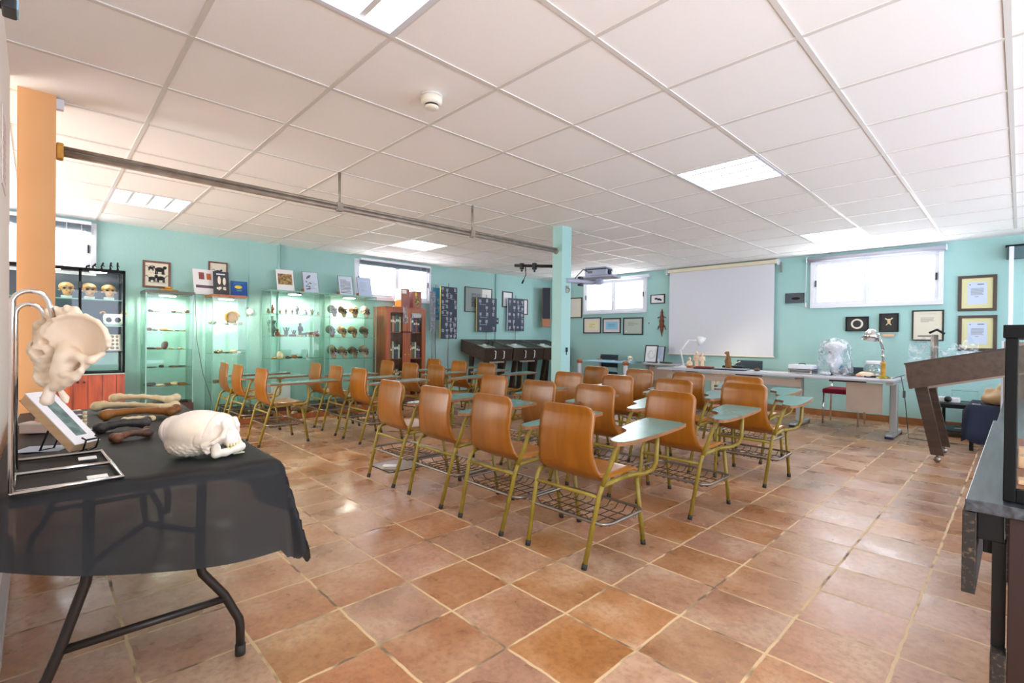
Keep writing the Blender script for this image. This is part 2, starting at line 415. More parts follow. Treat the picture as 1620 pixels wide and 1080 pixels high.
M_fill_front = emit_mat('front wall fill pane', '#fbf8f6', 5.2)  # fill light for the two unseen front wall windows
M_maroon = mat('maroon fabric', '#8a1030', .8)
M_fab = mat('charcoal fabric', '#2c3a44', .8)
M_board = mat('slate blue board', '#2e3a4e', .6)
M_flesh = mat('flesh plastic', '#dfae8c', .5)
M_red = mat('dark red', '#8c2420', .5)
M_bluet = mat('light blue laminate', '#8cc4dc', .3)
M_wknob = wood_mat('orange wood cap', '#8a4a20', '#b86c34', 'Z', 6, .4)
M_rad = mat('cream radiator', '#ddd5c4', .4)
M_fur = mat('brown fur', '#8a6238', .8, color2='#6a4626', nscale=20)
M_croc = mat('brown leather hide', '#8a4a2c', .55, color2='#5c2c1a', nscale=30, bump=.6, bscale=60)
M_lbl = mat('white label', '#f0efec', .6)
M_ygl = mat('yellow green label', '#d8dca8', .6)
M_bag = glass_mat('clear plastic film', '#f2f6fa', .04, .3, .5)
M_jar = glass_mat('jar glass', '#e4eef0', .12, .03, .25)
M_cloth2 = mat('navy cloth', '#182036', .85)
M_cyan = mat('cyan print', '#2f8cb0', .6)
M_ylw = mat('yellow print', '#d8c83c', .6)
M_cable = mat('grey cable', '#4a4e50', .6)
M_wcable = mat('white cable', '#e4e4de', .6)
M_gold = mat('ochre stone', '#e0a848', .6, color2='#c08a34', nscale=15)
M_turtle = mat('tan bone shell', '#dcbf94', .55, color2='#c8a070', nscale=8)
def cloth_mat():
    m, n, L, out = nt_new('sheer black cloth')
    b = n.new('ShaderNodeBsdfPrincipled'); b.inputs['Base Color'].default_value = lin('#101216'); b.inputs['Roughness'].default_value = .6; b.inputs['Specular IOR Level'].default_value = .35
    t = n.new('ShaderNodeBsdfTransparent'); t.inputs['Color'].default_value = (.85, .87, .87, 1)
    mx = n.new('ShaderNodeMixShader'); mx.inputs['Fac'].default_value = .93
    L.new(t.outputs[0], mx.inputs[1]); L.new(b.outputs[0], mx.inputs[2]); L.new(mx.outputs[0], out.inputs['Surface'])
    return m
M_cloth = cloth_mat()
SK = random_mat('fossil skull casts', ['#b89468', '#96826c', '#d0a878', '#c0a896', '#a48a70', '#c4a07c', '#7c6650'], .55, (16, '#6a5240'))
FIG = random_mat('painted figurines', ['#3e6a5c', '#7c7c54', '#a05a3c', '#8a8c84', '#4a4a42', '#b08a4c'], .5, (30, '#6a5a4a'))
STN = random_mat('small stones and bones', ['#c0a074', '#8a5a40', '#d6c6a0', '#7a7468', '#a87c50', '#585850'], .6, (40, '#7a6a5a'))
BOOK = random_mat('book covers', ['#2c4a50', '#8c5a4c', '#c8b48c', '#3c3c58', '#a04c3c', '#d0c4a4', '#4c6a54', '#6a4a70', '#b87a4c'], .5)
# ================================================================ camera
cam = bpy.data.objects.new('camera', bpy.data.cameras.new('camera')); COL.objects.link(cam)
cam.data.sensor_width = 36; cam.data.sensor_fit = 'HORIZONTAL'; cam.data.lens = FL/1620*36; cam.data.clip_start = .02
_f = Vector((-math.sin(YAW)*math.cos(PITCH), math.cos(YAW)*math.cos(PITCH), math.sin(PITCH)))
_r = Vector((math.cos(YAW), math.sin(YAW), 0)); _u = _r.cross(_f)
_c, _s = math.cos(ROLL), math.sin(ROLL)
_x = _r*_c+_u*_s; _y = _u*_c-_r*_s; _z = -_f
cam.matrix_world = Matrix(((_x.x,_y.x,_z.x,0),(_x.y,_y.y,_z.y,0),(_x.z,_y.z,_z.z,EYE),(0,0,0,1)))
SC.camera = cam
# ================================================================ room shell
struct(MB().box(XL-.2, XR+.2, -2.2, YB+.2, -.1, 0).build('floor', M_floor))
def seg(name, m, *b): return struct(MB().box(*b).build(name, m))
seg('wall_left', M_wall, XL-.12, XL, -2.1, YB+.12, 0, H+.1)
seg('wall_back', M_wall, XL, XR+.12, YB, YB+.12, 0, H+.1)
seg('wall_right', M_wall, XR, XR+.12, -.22, YB, 0, H+.1)
w = MB().box(-3.45, XR, YF-.12, YF, 0, H+.1).box(-3.45, -3.33, -2.1, YF-.12, 0, H+.1).box(XL, -3.33, -2.22, -2.1, 0, H+.1)
struct(w.build('wall_front', M_white))
struct(MB().box(-3.72, -3.57, -.078, .068, 0, H).build('pillar', M_orange))
struct(MB().box(-3.70, -3.56, 4.20, 4.36, 0, H).build('column', M_wall))
# shallow pilaster and painted pipes on the left wall
_p0 = ox(393, 450, XL).y; _p1 = ox(437, 450, XL).y
struct(MB().box(XL, XL+.03, _p0, _p1+.02, 0, H).build('trim_1', M_wall))
struct(MB().tube([(XL+.05, _p1+.02, 0), (XL+.05, _p1+.02, H)], .014, 10).build('trim_2', M_wall))
_p2 = ox(784, 460, XL).y
struct(MB().tube([(XL+.015, _p2, 0), (XL+.015, _p2, H)], .014, 10).build('trim_3', M_wall))
seg('baseboard_back', M_base, XL+.015, XR, YB-.015, YB, 0, .085)
seg('baseboard_left', M_base, XL, XL+.015, -2.1, YB, 0, .085)
seg('baseboard_front', mat('grey white skirting', '#cfcac6', .5), -3.4, 0.5, YF, YF+.02, 0, .07)
# ceiling of lay-in tiles with recessed lamps
LAMPS = {(-1, 0): 'beside the smoke detector, cut by the top of the photo', (4, 0): 'above the middle of the right hand chairs', (9, 0): 'above the teaching desks near the back window', (-1, -7): 'left of the hanging pipe by the black cabinet', (4, -7): 'in front of the bookcase window'}
cb = MB(); gb = MB()
i0, i1, j0, j1 = -6, 10, -9, 6
for i in range(i0, i1+1):
    for j in range(j0, j1+1):
        if (i, j) in LAMPS: continue
        y0, y1 = CY0+CT*i, CY0+CT*(i+1); x0, x1 = CX0+CT*j, CX0+CT*(j+1)
        cb.add([(x0,y0,H),(x0,y1,H),(x1,y1,H),(x1,y0,H)], [(0,1,2,3)])
yE = CY0+CT*(i1+1); cb.box(XL-.1, XR+.1, yE, YB+.1, H, H+.02)
cb.box(XL-.1, XR+.1, -2.6, YB+.1, H+.16, H+.18)
ceil = struct(cb.build('ceiling', M_tile))
for i in range(i0, i1+2): gb.box(XL, XR, CY0+CT*i-.011, CY0+CT*i+.011, H-.004, H+.003)
for j in range(j0, j1+2): gb.box(CX0+CT*j-.011, CX0+CT*j+.011, -2.1, yE, H-.0045, H+.0025)
gb.build('ceiling_grid', M_grid, ceil)
for (i, j), where in LAMPS.items():
    x0, y0 = CX0+CT*j, CY0+CT*i
    t = thing('ceiling_light', ('square recessed ceiling light, '+where) if where else 'square recessed ceiling light hidden behind the column', 'ceiling light', (x0+CT/2, y0+CT/2, H), 0, 'recessed ceiling lights')
    a = CT/2
    MB().box(-a,a,-a,a,.125,.13).box(-a,-a+.006,-a,a,0,.125).box(a-.006,a,-a,a,0,.125).box(-a+.006,a-.006,-a,-a+.006,0,.125).box(-a+.006,a-.006,a-.006,a,0,.125).build('housing', M_alu, t)
    f = MB()
    for s in (-1, 1): f.box(-a,a,s*a-(.022 if s>0 else 0),s*a+(.022 if s<0 else 0),-.007,.004); f.box(s*a-(.022 if s>0 else 0),s*a+(.022 if s<0 else 0),-a+.022,a-.022,-.007,.004)
    f.build('frame', M_alu, t)
    MB().box(-a+.01,a-.01,-a+.01,a-.01,.075,.08).build('lamp_panel', M_lamp, t)
    lv = MB()
    for k in range(1, 4): lv.box(-a+.02,a-.02,-a+k*CT/4-.012,-a+k*CT/4+.012,.004,.05)
    for k in range(1, 8): lv.box(-a+k*CT/8-.002,-a+k*CT/8+.002,-a+.02,a-.02,.008,.045)
    lv.build('louvre', mat('lamp louvre', '#eceff2', .3, .3) if 'lamp louvre' not in MATS else MATS['lamp louvre'], t)
# ================================================================ windows (aluminium sliders with frosted panes)
def window(name, c, rz, w, h, mull, mat_pane=M_day, blind=None, bw=None, latch=True):
    """c = centre on wall; local x right, z up, -y into the room"""
    fr = bpy.data.objects.new(name, None); COL.objects.link(fr); fr.location = c; fr.rotation_euler = (0,0,rz); struct(fr)
    a, b = w/2, h/2; o = MB(); fw = .05
    o.box(-a,a,-.045,0,-b,-b+fw).box(-a,a,-.045,0,b-fw,b).box(-a,-a+fw,-.045,0,-b+fw,b-fw).box(a-fw,a,-.045,0,-b+fw,b-fw)
    o.build('outer_frame', M_alu, fr, bevel=.004)
    xs = [-a+fw] + [m*w-a for m in mull] + [a-fw]
    sash = MB(); sw = .04
    for k in range(len(xs)-1):
        x0, x1 = xs[k], xs[k+1]; y0 = -.034+.008*(k % 2)
        sash.box(x0,x1,y0,-.006,-b+fw,-b+fw+sw).box(x0,x1,y0,-.006,b-fw-sw,b-fw).box(x0,x0+sw,y0,-.006,-b+fw+sw,b-fw-sw).box(x1-sw,x1,y0,-.006,-b+fw+sw,b-fw-sw)
        MB().box(x0+sw-.004,x1-sw+.004,-.014,-.01,-b+fw+sw-.004,b-fw-sw+.004).build('pane', mat_pane, fr)
    sash.build('sash', M_alu, fr, bevel=.003)
    if latch:
        for s, x in ((-1, xs[0]+.02), (1, xs[-1]-.02)): MB().rbox(x-.008,x+.008,-.052,-.03,-.045,.045,.003).build('latch', M_dark, fr)
    return fr
PI2 = PI/2
def wb(px0, pxt0, px1, pyb):   # window on the back wall from image corners
    x0 = oy(px0, pyb, YB).x; x1 = oy(px1, pyb, YB).x; return x0, x1
# back wall, right window
x0 = oy(1282.5, 450, YB-.02).x; x1 = oy(1493, 450, YB-.02).x; zb = (oy(1283, 487.5, YB).z+oy(1493, 482, YB).z)/2; zt = 2.25
w4 = window('window_4', ((x0+x1)/2, YB, (zb+zt)/2), 0, x1-x0, zt-zb, [.46])
x0 = oy(923.7, 470, YB-.02).x; x1 = oy(1023.7, 470, YB-.02).x; zb = (oy(924, 497, YB).z+oy(1023, 495, YB).z)/2
w3 = window('window_3', ((x0+x1)/2, YB, (zb+2.25)/2), 0, x1-x0, 2.25-zb, [.5])
y0 = ox(560, 440, XL+.02).y; y1 = ox(681, 440, XL+.02).y; zb = ox(640, 478, XL).z
w2 = window('window_2', (XL, (y0+y1)/2, (zb+2.27)/2), PI2, y1-y0, 2.27-zb, [.53])
y1 = ox(152.6, 380, XL+.02).y; zb = 1.70
w1 = window('window_1', (XL, y1-.62, (zb+2.28)/2), PI2, 1.24, 2.28-zb, [.5])
for k, yy in ((5, 6.3), (6, 3.9), (7, 1.5)):
    window('window_%d' % k, (XR, yy, 1.2), -PI2, 2.0, 2.0, [.5], M_fill_right, latch=False)  # out of view; glazing enlarged to brighten ceiling and floor
window('window_8', (1.25, YF, 1.2), PI, 1.7, 2.0, [.5], M_fill_front, latch=False)  # unseen glazing behind the camera, added to light chair backs and ceiling
window('window_9', (-5.3, -2.1, 1.2), PI, 2.8, 2.0, [.5], M_fill_front, latch=False)  # unseen window behind the pillar, added to light the left wall and ceiling
# blinds
def roller(name, label, c, rz, w, r, m, cord=None):
    t = thing(name, label, 'blind', c, rz)
    MB().tube([(-w/2,0,0),(w/2,0,0)], r, 14).build('roller_tube', m, t)
    for s in (-1, 1): MB().rbox(s*w/2-.008,s*w/2+.008,-r,.052,-r,r,.004).build('bracket', M_alu, t)
    if cord: MB().tube([(-w/2-.01,0,0),(-w/2-.012,0,-cord)], .0035, 6).tube([(-w/2-.012,0,-cord),(-w/2-.012,0,-cord-.07)], .009, 8).build('pull_cord', M_alu, t)
    return t
M_blind = mat('grey blind fabric', '#a8aab4', .6)
a = oy(1277, 408, YB-.06); b = oy(1498, 388, YB-.06)
roller('roller_blind', 'grey roller blind rolled up above the right back window', ((a.x+b.x)/2, YB-.06, 2.245), 0, b.x-a.x, .035, M_blind, .62)
a = oy(972, 436, YB-.06); b = oy(1027, 432, YB-.06)
roller('roller_blind', 'pale roller blind rolled up above the window beside the projector', ((a.x-.75+b.x)/2, YB-.06, 2.245), 0, b.x-a.x+.75, .03, M_alu)
def venetian(label, c, w):
    t = thing('venetian_blind', label, 'blind', c, PI2)
    MB().box(-w/2,w/2,-.03,.03,0,.035).build('head_rail', M_alu, t)
    s = MB()
    for k in range(10): s.box(-w/2,w/2,-.025,.025,-.006-k*.007,-.004-k*.007)
    s.build('slat_stack', mat('grey slats '+label[:4], '#93a3b0', .45), t)
    MB().box(-w/2,w/2,-.026,.026,-.095,-.08).build('bottom_rail', M_alu, t)
    c2 = MB()
    for x in (-.2, -.08): c2.tube([(w/2+x,-.034,0),(w/2+x,-.034,-.35-.6*abs(x))], .003, 6)
    c2.build('cord', M_alu, t)
venetian('raised slatted blind over the bookcase window', (XL+.085, w2.location.y, 2.245), 1.0*(ox(676,440,XL).y-ox(566,440,XL).y))
venetian('raised slatted blind over the window above the black cabinet', (XL+.085, w1.location.y, 2.245), 1.14)
# dark blind box and white pole at the right end of the back wall
x0 = oy(1592.5, 396, YB-.06).x
t = thing('blind_box', 'dark blind cassette high on the back wall by its white pole', 'blind', (x0+.35, YB, oy(1600, 388, YB-.05).z))
MB().rbox(-.35,.35,-.10,-.005,-.16,-.02,.004).build('cassette', mat('petrol grey', '#4a686c', .5), t)
MB().rbox(-.36,.36,-.11,-.002,-.02,0,.003).build('cover', M_black, t)
x0 = oy(1599.5, 450, YB-.13).x
tag(MB().rbox(x0-.02,x0+.02,YB-.17,YB-.13,0,oy(1602,390,YB-.13).z,.004).build('white_pole', M_alu), 'white square pole in front of the dark blind cassette', 'pole')
# ================================================================ ceiling services
p0 = Vector((-3.645, .07, 2.035)); p1 = Vector((-3.645, 4.2, 2.045))
t = thing('hanging_pipe', 'grey steel pipe hanging below the ceiling from orange pillar to green column', 'pipe', (-3.645, .07, 2.04))
L_ = 4.13
MB().tube([(0,0,0),(0,L_,0)], .017, 12).build('pipe', M_pipe, t)
MB().tube([(.0,.0,.03),(.0,L_,.03)], .012, 12).build('upper_pipe', M_pipe, t)
for px, py, yy in ((541, 270, 1.663), (747, 325, 2.977)):
    MB().tube([(0,yy-.07,.0),(0,yy-.07,H-2.04)], .011, 10).build('drop_rod', M_pipe, t)
    MB().rbox(-.024,.024,yy-.095,yy-.045,-.024,.045,.008).build('clamp', M_pipe, t)
MB().rbox(-.03,.03,0,.03,-.035,.05,.006).build('wall_plate', M_gold, t)
MB().lathe([(.03,0),(.03,.012),(.02,.02)], (0,0,0)).xf(Matrix.Translation((0,L_,0)) @ Matrix.Rotation(PI2,4,'X')).build('end_flange', M_pipe, t)
s = oz(683, 150, H)
t = thing('smoke_detector', 'round cream smoke detector on the ceiling', 'smoke detector', s)
MB().lathe([(0,-.001),(.055,-.001),(.056,-.012),(.052,-.014)]).build('base', M_grid, t)
MB().lathe([(.050,-.014),(.055,-.018),(.054,-.042),(.044,-.052),(.038,-.053)]).build('housing', mat('cream plastic', '#eee9d8', .4), t)
MB().lathe([(.034,-.052),(.034,-.062)]).build('sensor_slot', M_dark, t)
MB().lathe([(.0,-.074),(.028,-.074),(.036,-.068),(.037,-.062),(.0,-.061)]).build('cap', MATS['cream plastic'], t)
_j = ox(92, 157, -3.60)
tag(MB().rbox(-3.63, -3.59, .066, .10, H-.06, H-.005, .004).build('junction_box', M_alu), 'small white junction box at the top of the orange pillar', 'junction box')
# ================================================================ spot on the front wall and the notice
c = oy(14, 12, YF+.05)
t = thing('clip_spotlight', 'small black clip spotlight at the top left corner of the photo', 'spotlight', c); t.scale = (.6, .6, .6)
MB().rbox(-.05,.05,-.02,.022,-.022,.022,.006).build('body', M_dark, t)
MB().rbox(-.045,.045,.021,.027,-.018,.018,.002).build('lens', mat('pale blue lens', '#8fc0d8', .2), t)
MB().tube([(-.03,0,.02),(-.025,-.01,.06),(.02,-.02,.07),(.045,-.01,.03)], .006, 8).build('strap', M_black, t)
MB().tube([(-.05,-.03,.0),(-.06,-.03,.2)], .005, 6).build('cable', M_wcable, t)
MB().rbox(-.01,.01,-.05,-.018,-.012,.012,.003).build('bracket', M_black, t)
a = oy(4.5, 190, YF+.003); b = oy(9.5, 220, YF+.003)
t = thing('wall_notice', 'faded printed notice on the near left wall', 'notice', ((a.x+b.x)/2, YF, 1.78))
wn_ = abs(b.x-a.x)/2
MB().box(-wn_,wn_,.0005,.003,-.15,.15).build('sheet', mat('notice paper', '#ece0d8', .8), t)
q = MB()
for k in range(9): q.box(-wn_*.8,wn_*(.8-.1*(k%3)),.003,.0035,.11-k*.028,.12-k*.028)
q.build('print', mat('faint red print', '#c9a49c', .8), t)
# ================================================================ tablet-arm chairs
M_wire = mat('dark basket wire', '#54483e', .45, .6)
def make_chair():
    t = thing('tablet_chair', 'x', 'chair')
    def hw(u):      # half width of the backrest, u = 0 bottom .. 1 top
        w = .2-.03*min(1, u/.35) if u < .35 else .17-.004*(u-.35)
        d = min(u, 1-u)*.36; r = .05 if u > .5 else .035
        if d < r: w -= r-math.sqrt(max(0, r*r-(r-d)**2))
        return w
    us = [0,.004,.015,.035,.065,.1,.16,.24,.32,.4,.5,.6,.7,.78,.85,.9,.94,.97,.988,.997,1]
    def back(a, b):
        k = b*(len(us)-1); i = min(int(k), len(us)-2); u = us[i]+(us[i+1]-us[i])*(k-i)
        x = (2*a-1)*hw(u); z = .378+.36*u
        y = .088+.028*math.sin(PI*min(1, u*1.15))*(-1) + .035*max(0, u-.55)*0 + (.055*((.16-u)/.16)**2 if u < .16 else 0) + .35*x*x - .025*u + .015
        return (x, y, z)
    MB().sheet(back, 14, len(us)-1, .011).build('backrest', M_seat, t)
    def seat(a, b):
        x = (2*a-1)*(.198-.012*b*b); y = .10+.335*b
        z = .398+.006*math.sin(PI*b)*(-1) - (.02*((b-.85)/.15)**2 if b > .85 else 0) + (.0 if b > .1 else .012*(1-b/.1))
        return (x, y, z)
    MB().sheet(seat, 8, 16, .011).build('seat', M_seat2, t)
    R = .0115
    def leg(path, nm='leg'):
        o = MB().tube(path, R, 10).build(nm, M_olive, t)
        p = Vector(path[0]); d = (Vector(path[1])-p).normalized()
        MB().tube([p-d*.004, p+d*.022], R+.002, 10).build('foot_cap', M_cap, o)
        return o
    leg([(-.18,0,.004),(-.2,.085,.33),(-.201,.092,.352),(-.201,.11,.372),(-.201,.14,.380)])
    leg([(.18,0,.004),(.2,.085,.33),(.209,.095,.372)])
    leg([(-.207,.455,.004),(-.205,.392,.36)])
    leg([(.213,.455,.004),(.206,.392,.36)])
    # seat frame: side rails, rear and front cross bars
    MB().tube([(-.201,.14,.380),(-.203,.34,.382),(-.204,.375,.376),(-.205,.392,.36)], R, 10).tube([(.209,.098,.374),(.209,.3,.382)], R, 10)\
        .tube([(-.199,.082,.318),(.199,.082,.318)], .0095, 10).tube([(-.204,.36,.372),(.206,.36,.372)], .0095, 10).build('seat_frame', M_olive, t)
    # tablet supports
    MB().tube([(.209,.095,.372),(.232,.112,.45),(.258,.124,.54),(.270,.14,.575),(.288,.175,.588)], R, 10).build('tablet_support', M_olive, t)
    MB().tube([(.209,.3,.382),(.222,.345,.383),(.255,.392,.388),(.284,.418,.410),(.300,.422,.45),(.308,.415,.586)], R, 10).tube([(.206,.392,.36),(.215,.36,.378),(.215,.33,.383)], R, 10).build('tablet_support', M_olive, t)
    poly = [(x-.04, y+.035) for x, y in ((.302,.062),(.318,.016),(.346,-.008),(.376,-.012),(.396,.012),(.404,.06),(.405,.14),(.396,.30),(.384,.43),(.367,.57),(.345,.69),(.336,.702),(.10,.716),(.096,.705),(.118,.56),(.165,.355),(.176,.325),(.192,.306),(.215,.294),(.240,.270),(.262,.230),(.28,.165),(.293,.10))]
    tb = MB().prism(poly, .590, .607).build('tablet', M_brd, t)
    MB().prism([(.27+(x-.27)*.985, .365+(y-.365)*.99) for x, y in poly], .6072, .6088).build('laminate', M_lam, tb)
    MB().rbox(.19,.32,.40,.46,.578,.59,.003).build('tablet_bracket', M_brd, t)
    # wire basket
    rim = [(x, y, .205) for x, y in rrect(-.255, .255, .055, .40, .06, 5)]
    bk = MB().tube(rim, .008, 8, closed=True).build('basket', M_steel, t)
    wv = MB()
    for k in range(9): wv.tube([(-.2+k*.05,.06,.203),(-.2+k*.05,.10,.178),(-.2+k*.05,.36,.178),(-.2+k*.05,.395,.203)], .0028, 5)
    for y in (.14, .23, .32): wv.tube([(-.25,y,.203),(-.22,y,.176),(.22,y,.176),(.25,y,.203)], .0028, 5)
    for k in range(4): wv.tube(arc((-.12+k*.08,.075,.19), .03, 0, PI, 8, 0, 2), .0028, 5)
    wv.build('basket_wires', M_wire, bk)
    MB().tube(arc((.2,.40,.195), .012, 0, 2*PI, 10, 0, 2), .0025, 5).tube(arc((.255,.30,.195), .012, 0, 2*PI, 10, 1, 2), .0025, 5).build('hook', M_steel, bk)
    return t
CH = []
R_rows = [1.81, None, None, None]
CH += [((-1.562,1.812), 'right', 0, 3), ((-2.104,1.794), 'right', 0, 2), ((-2.667,1.802), 'right', 0, 1), ((-3.235,1.805), 'right', 0, 0)]
CH += [((-5.176,1.506), 'left', 0, 2), ((-4.679,2.280), 'left', 1, 2), ((-5.242,2.290), 'left', 1, 1), ((-5.852,2.314), 'left', 1, 0)]
for (px, py), b, r, c in (((377,582.7),'left',0,1), ((355,576),'left',0,0), ((691,576.7),'left',2,2), ((650,573),'left',2,1), ((613.5,569.4),'left',2,0),
        ((771,573),'left',3,2), ((727,570),'left',3,1), ((687,566.7),'left',3,0),
        ((1061,618),'right',1,3), ((942,607.7),'right',1,2), ((853.8,600.9),'right',1,1), ((782.5,592.5),'right',1,0),
        ((1177.8,605.1),'right',2,3), ((1065.8,598.2),'right',2,2), ((977.5,592),'right',2,1), ((900.5,587.3),'right',2,0),
        ((1176.7,594.4),'right',3,3), ((1089,588),'right',3,2), ((1012,582.8),'right',3,1), ((943.8,578.5),'right',3,0)):
    z = {0: .738, 1: .740, 2: .742, 3: .744}[r]
    if b == 'left' and r == 0: z = .712
    p = oz(px, py, z)
    if b == 'left' and r == 0: p.y = 1.506+.085; p.x = oy(px, py, p.y).x
    CH.append(((p.x, p.y-.085), b, r, c))
base = make_chair()
rowname = ['nearest row', 'second row', 'third row', 'row nearest the front desks']
colname = ['first from the left', 'second from the left', 'third from the left', 'rightmost']
rr = random.Random(3)
for k, ((x, y), b, r, c) in enumerate(CH):
    o = base if k == 0 else copy_tree(base)
    o.location = (x, y, 0); o.rotation_euler = (0, 0, rr.uniform(-.03, .03) if k else 0)
    cn = colname[c] if b == 'right' else ['leftmost', 'middle', 'rightmost'][c]
    rn = rowname[r] if b == 'right' else ['nearest row beside the black table', 'second row', 'third row', 'farthest row before the display cases'][r]
    o['label'] = 'orange plywood tablet chair, %s hand block, %s, %s' % (b, rn, cn)
    o['group'] = 'tablet chairs in the %s hand block' % b
# ================================================================ floor socket and the eraser on it
a = oz(588,739,0); b_ = oz(680,737,0)
cx, cy = (a.x+b_.x)/2+.03, (a.y+b_.y)/2
t = thing('floor_socket', 'square steel floor socket lid set in the tiles under a chair', 'floor socket', (-3.56, 2.14, .0))
MB().rbox(-.16,.16,-.16,.16,.0005,.006,.002).build('lid', mat('scuffed steel lid', '#a29a92', .3, .7), t)
MB().box(-.17,.17,-.17,-.16,.0005,.005).box(-.17,.17,.16,.17,.0005,.005).box(-.17,-.16,-.16,.16,.0005,.005).box(.16,.17,-.16,.16,.0005,.005).build('rim', M_dark, t)
p = oz(617, 742, .006)
t = thing('board_eraser', 'white board eraser lying on the floor socket lid', 'eraser', (p.x, p.y, .006), YAW)
MB().rbox(-.055,.055,-.022,.022,.0,.02,.006).build('felt', mat('grey felt', '#b8ada0', .9), t)
MB().rbox(-.055,.055,-.022,.022,.02,.036,.006).build('grip', M_lbl, t)
# ================================================================ black clothed folding table, left foreground
TZ = .655
TA = Vector((-1.655,.557)); TB_ = Vector((-1.735,-.06)); TC = Vector((-3.44,.60)); TD = Vector((-3.44,-.02))   # near right, near wall, far right, far wall
t = thing('folding_table', 'folding table with bent dark legs under a sheer black cloth', 'table', (-2.5, .27, 0))
off = Vector((-2.5, .27, 0))
tp = MB(); tp.prism([(TA.x-.012+2.5,TA.y-.012-.27),(TC.x+.01+2.5,TC.y-.012-.27),(TD.x+.01+2.5,TD.y+.01-.27),(TB_.x-.012+2.5,TB_.y+.01-.27)], TZ-.035, TZ-.004)
tp.build('tabletop', mat('dark table board', '#2c2c2e', .6), t)
M_tleg = mat('bronze black tube', '#2e2824', .4, .3)
def tl(x, nm='leg'):
    for sg, ys in ((0, ((.104,.62),(.104,.40),(.098,.365),(.046,.20),(.02,.13),(-.012,.085),(-.02,.07),(-.022,.0))), (1, ((.376,.62),(.370,.335),(.378,.30),(.440,.21),(.470,.145),(.484,.115),(.488,.09),(.489,0)))):
        o = MB().tube([(x+2.5, y-.27, z+.006) for y, z in ys], .0135, 10).build('leg', M_tleg, t)
        y = ys[-1][0]
        MB().tube([(x+2.5,y-.27,.0),(x+2.5,y-.27,.035)], .016, 10).build('foot_cap', M_cap, o)
    MB().tube([(x+2.5, .05-.27, .203),(x+2.5,.445-.27,.203)], .0115, 10).build('crossbar', M_tleg, t)
    MB().tube([(x+2.5,.104-.27,.612),(x+2.5,.376-.27,.612)], .0115, 10).tube([(x-.02+2.5,.2-.27,.612),(x-.08+2.5,.235-.27,.56),(x-.1+2.5,.245-.27,.47),(x+2.5,.11-.27,.42)], .009, 8).tube([(x-.02+2.5,.28-.27,.612),(x-.08+2.5,.30-.27,.55),(x-.1+2.5,.30-.27,.49)], .009, 8).tube([(x-.1+2.5,.245-.27,.47),(x+2.5,.37-.27,.44)], .009, 8).build('brace', M_tleg, t)
tl(-1.79); tl(-3.25)
# cloth: flat top, near drop with a curved hem, flared corner, side drop along the room
def lerp2(a, b, u): return a+(b-a)*u
NU, NV = 60, 44
def cloth(u, v):
    """u along the long side (0 = near end drop .. 1 far), v across (0 wall .. 1 room side drop)"""
    top = TZ+.004
    # arc-length parameters in metres
    s = -.30 + u*(1.80+.30); q = v*(.63+.26)
    over_n = max(0, -s); over_r = max(0, q-.63)
    uu = max(0, min(1, s/1.78)); vv = min(1, q/.63)
    p = lerp2(lerp2(Vector((TB_.x,-.094)), TA, vv), lerp2(Vector((TD.x,-.06)), TC, vv), uu)
    x, y, z = p.x, p.y, top
    if s > 0 and over_r == 0: z += .0022*math.sin(q*34+2.2*math.sin(s*5))*math.sin(s*7+1)+.0012*math.sin(q*60+s*13)
    hem = .18+.16*vv-.05*math.sin(PI*vv)*0
    if over_n:
        d = over_n/.30*(.17+.11*vv+.04*math.sin(PI*vv)); 
        rr_ = .02
        x += min(d, rr_)*.8+.012*math.sin(vv*9+.5)*(d/.3)**1.5+.035*(d/.3)**2; z -= max(0, d-rr_*.3)
    if over_r:
        d = over_r; k = .55+.1*uu
        y += min(d, .02)*.7+.05*d+.02*math.sin(uu*26+1)*(d/.26); z -= max(0, d*k*1.35-.006)
    if over_n and over_r:
        a = over_n/.30; b = over_r/.26; f = min(a, b)
        x += .03*f*math.sin(3*b); y += .045*f; z = top-max(.31*a, .33*b)*.98+.02*f*math.sin(8*(a-b))
    return (x, y, z)
tag(MB().sheet(cloth, NU, NV).build('tablecloth', M_cloth), 'sheer black cloth draped over the folding table at the left', 'tablecloth')
# ---- hip bone model on its chrome hook stand
S0 = (-1.715, -.045)
st = thing('hook_stand', 'chrome wire stand with two hooks holding the pelvis model', 'stand', (-1.93, .06, TZ+.012))
def L(x, y, z=0): return (x+1.93, y-.06, z)
def hookpath(x, zt, y1, zend):
    r = (y1+.045)/2
    return [L(x,-.045,0), L(x,-.045,zt-r)] + [L(x, -.045+r-r*math.cos(a*PI/10), zt-r+r*math.sin(a*PI/10)) for a in range(1, 10)] + [L(x, y1, zt-r), L(x, y1+.008, zend)]
z0 = TZ+.012
f1 = ox(70, 461, -1.715); f1e = ox(78, 502, -1.715)
MB().tube(hookpath(-1.715, f1.z-z0, f1e.y, f1e.z-z0), .0062, 10).build('near_hook', M_chrome, st)
g1 = ox(46, 481, -2.0); g1e = ox(68, 502, -2.0)
MB().tube(hookpath(-2.0, g1.z-z0, g1e.y, g1e.z-z0), .0062, 10).build('far_hook', M_chrome, st)
MB().tube([L(-1.715,-.045),L(-1.715,.170),L(-2.14,.158),L(-2.14,-.045)], .0055, 8).tube([L(-1.93,-.045),L(-1.93,.165)], .0055, 8).tube([L(-1.715,-.045),L(-2.14,-.045)], .0055, 8).build('base_frame', M_chrome, st)
for x, y, z in ((-1.755, .12, 0), (-2.04, .115, 0)): MB().rbox(x+1.93-.018,x+1.93+.018,y-.06-.022,y-.06+.022,-.001,.003,.001).build('label_tag', M_lbl, st)
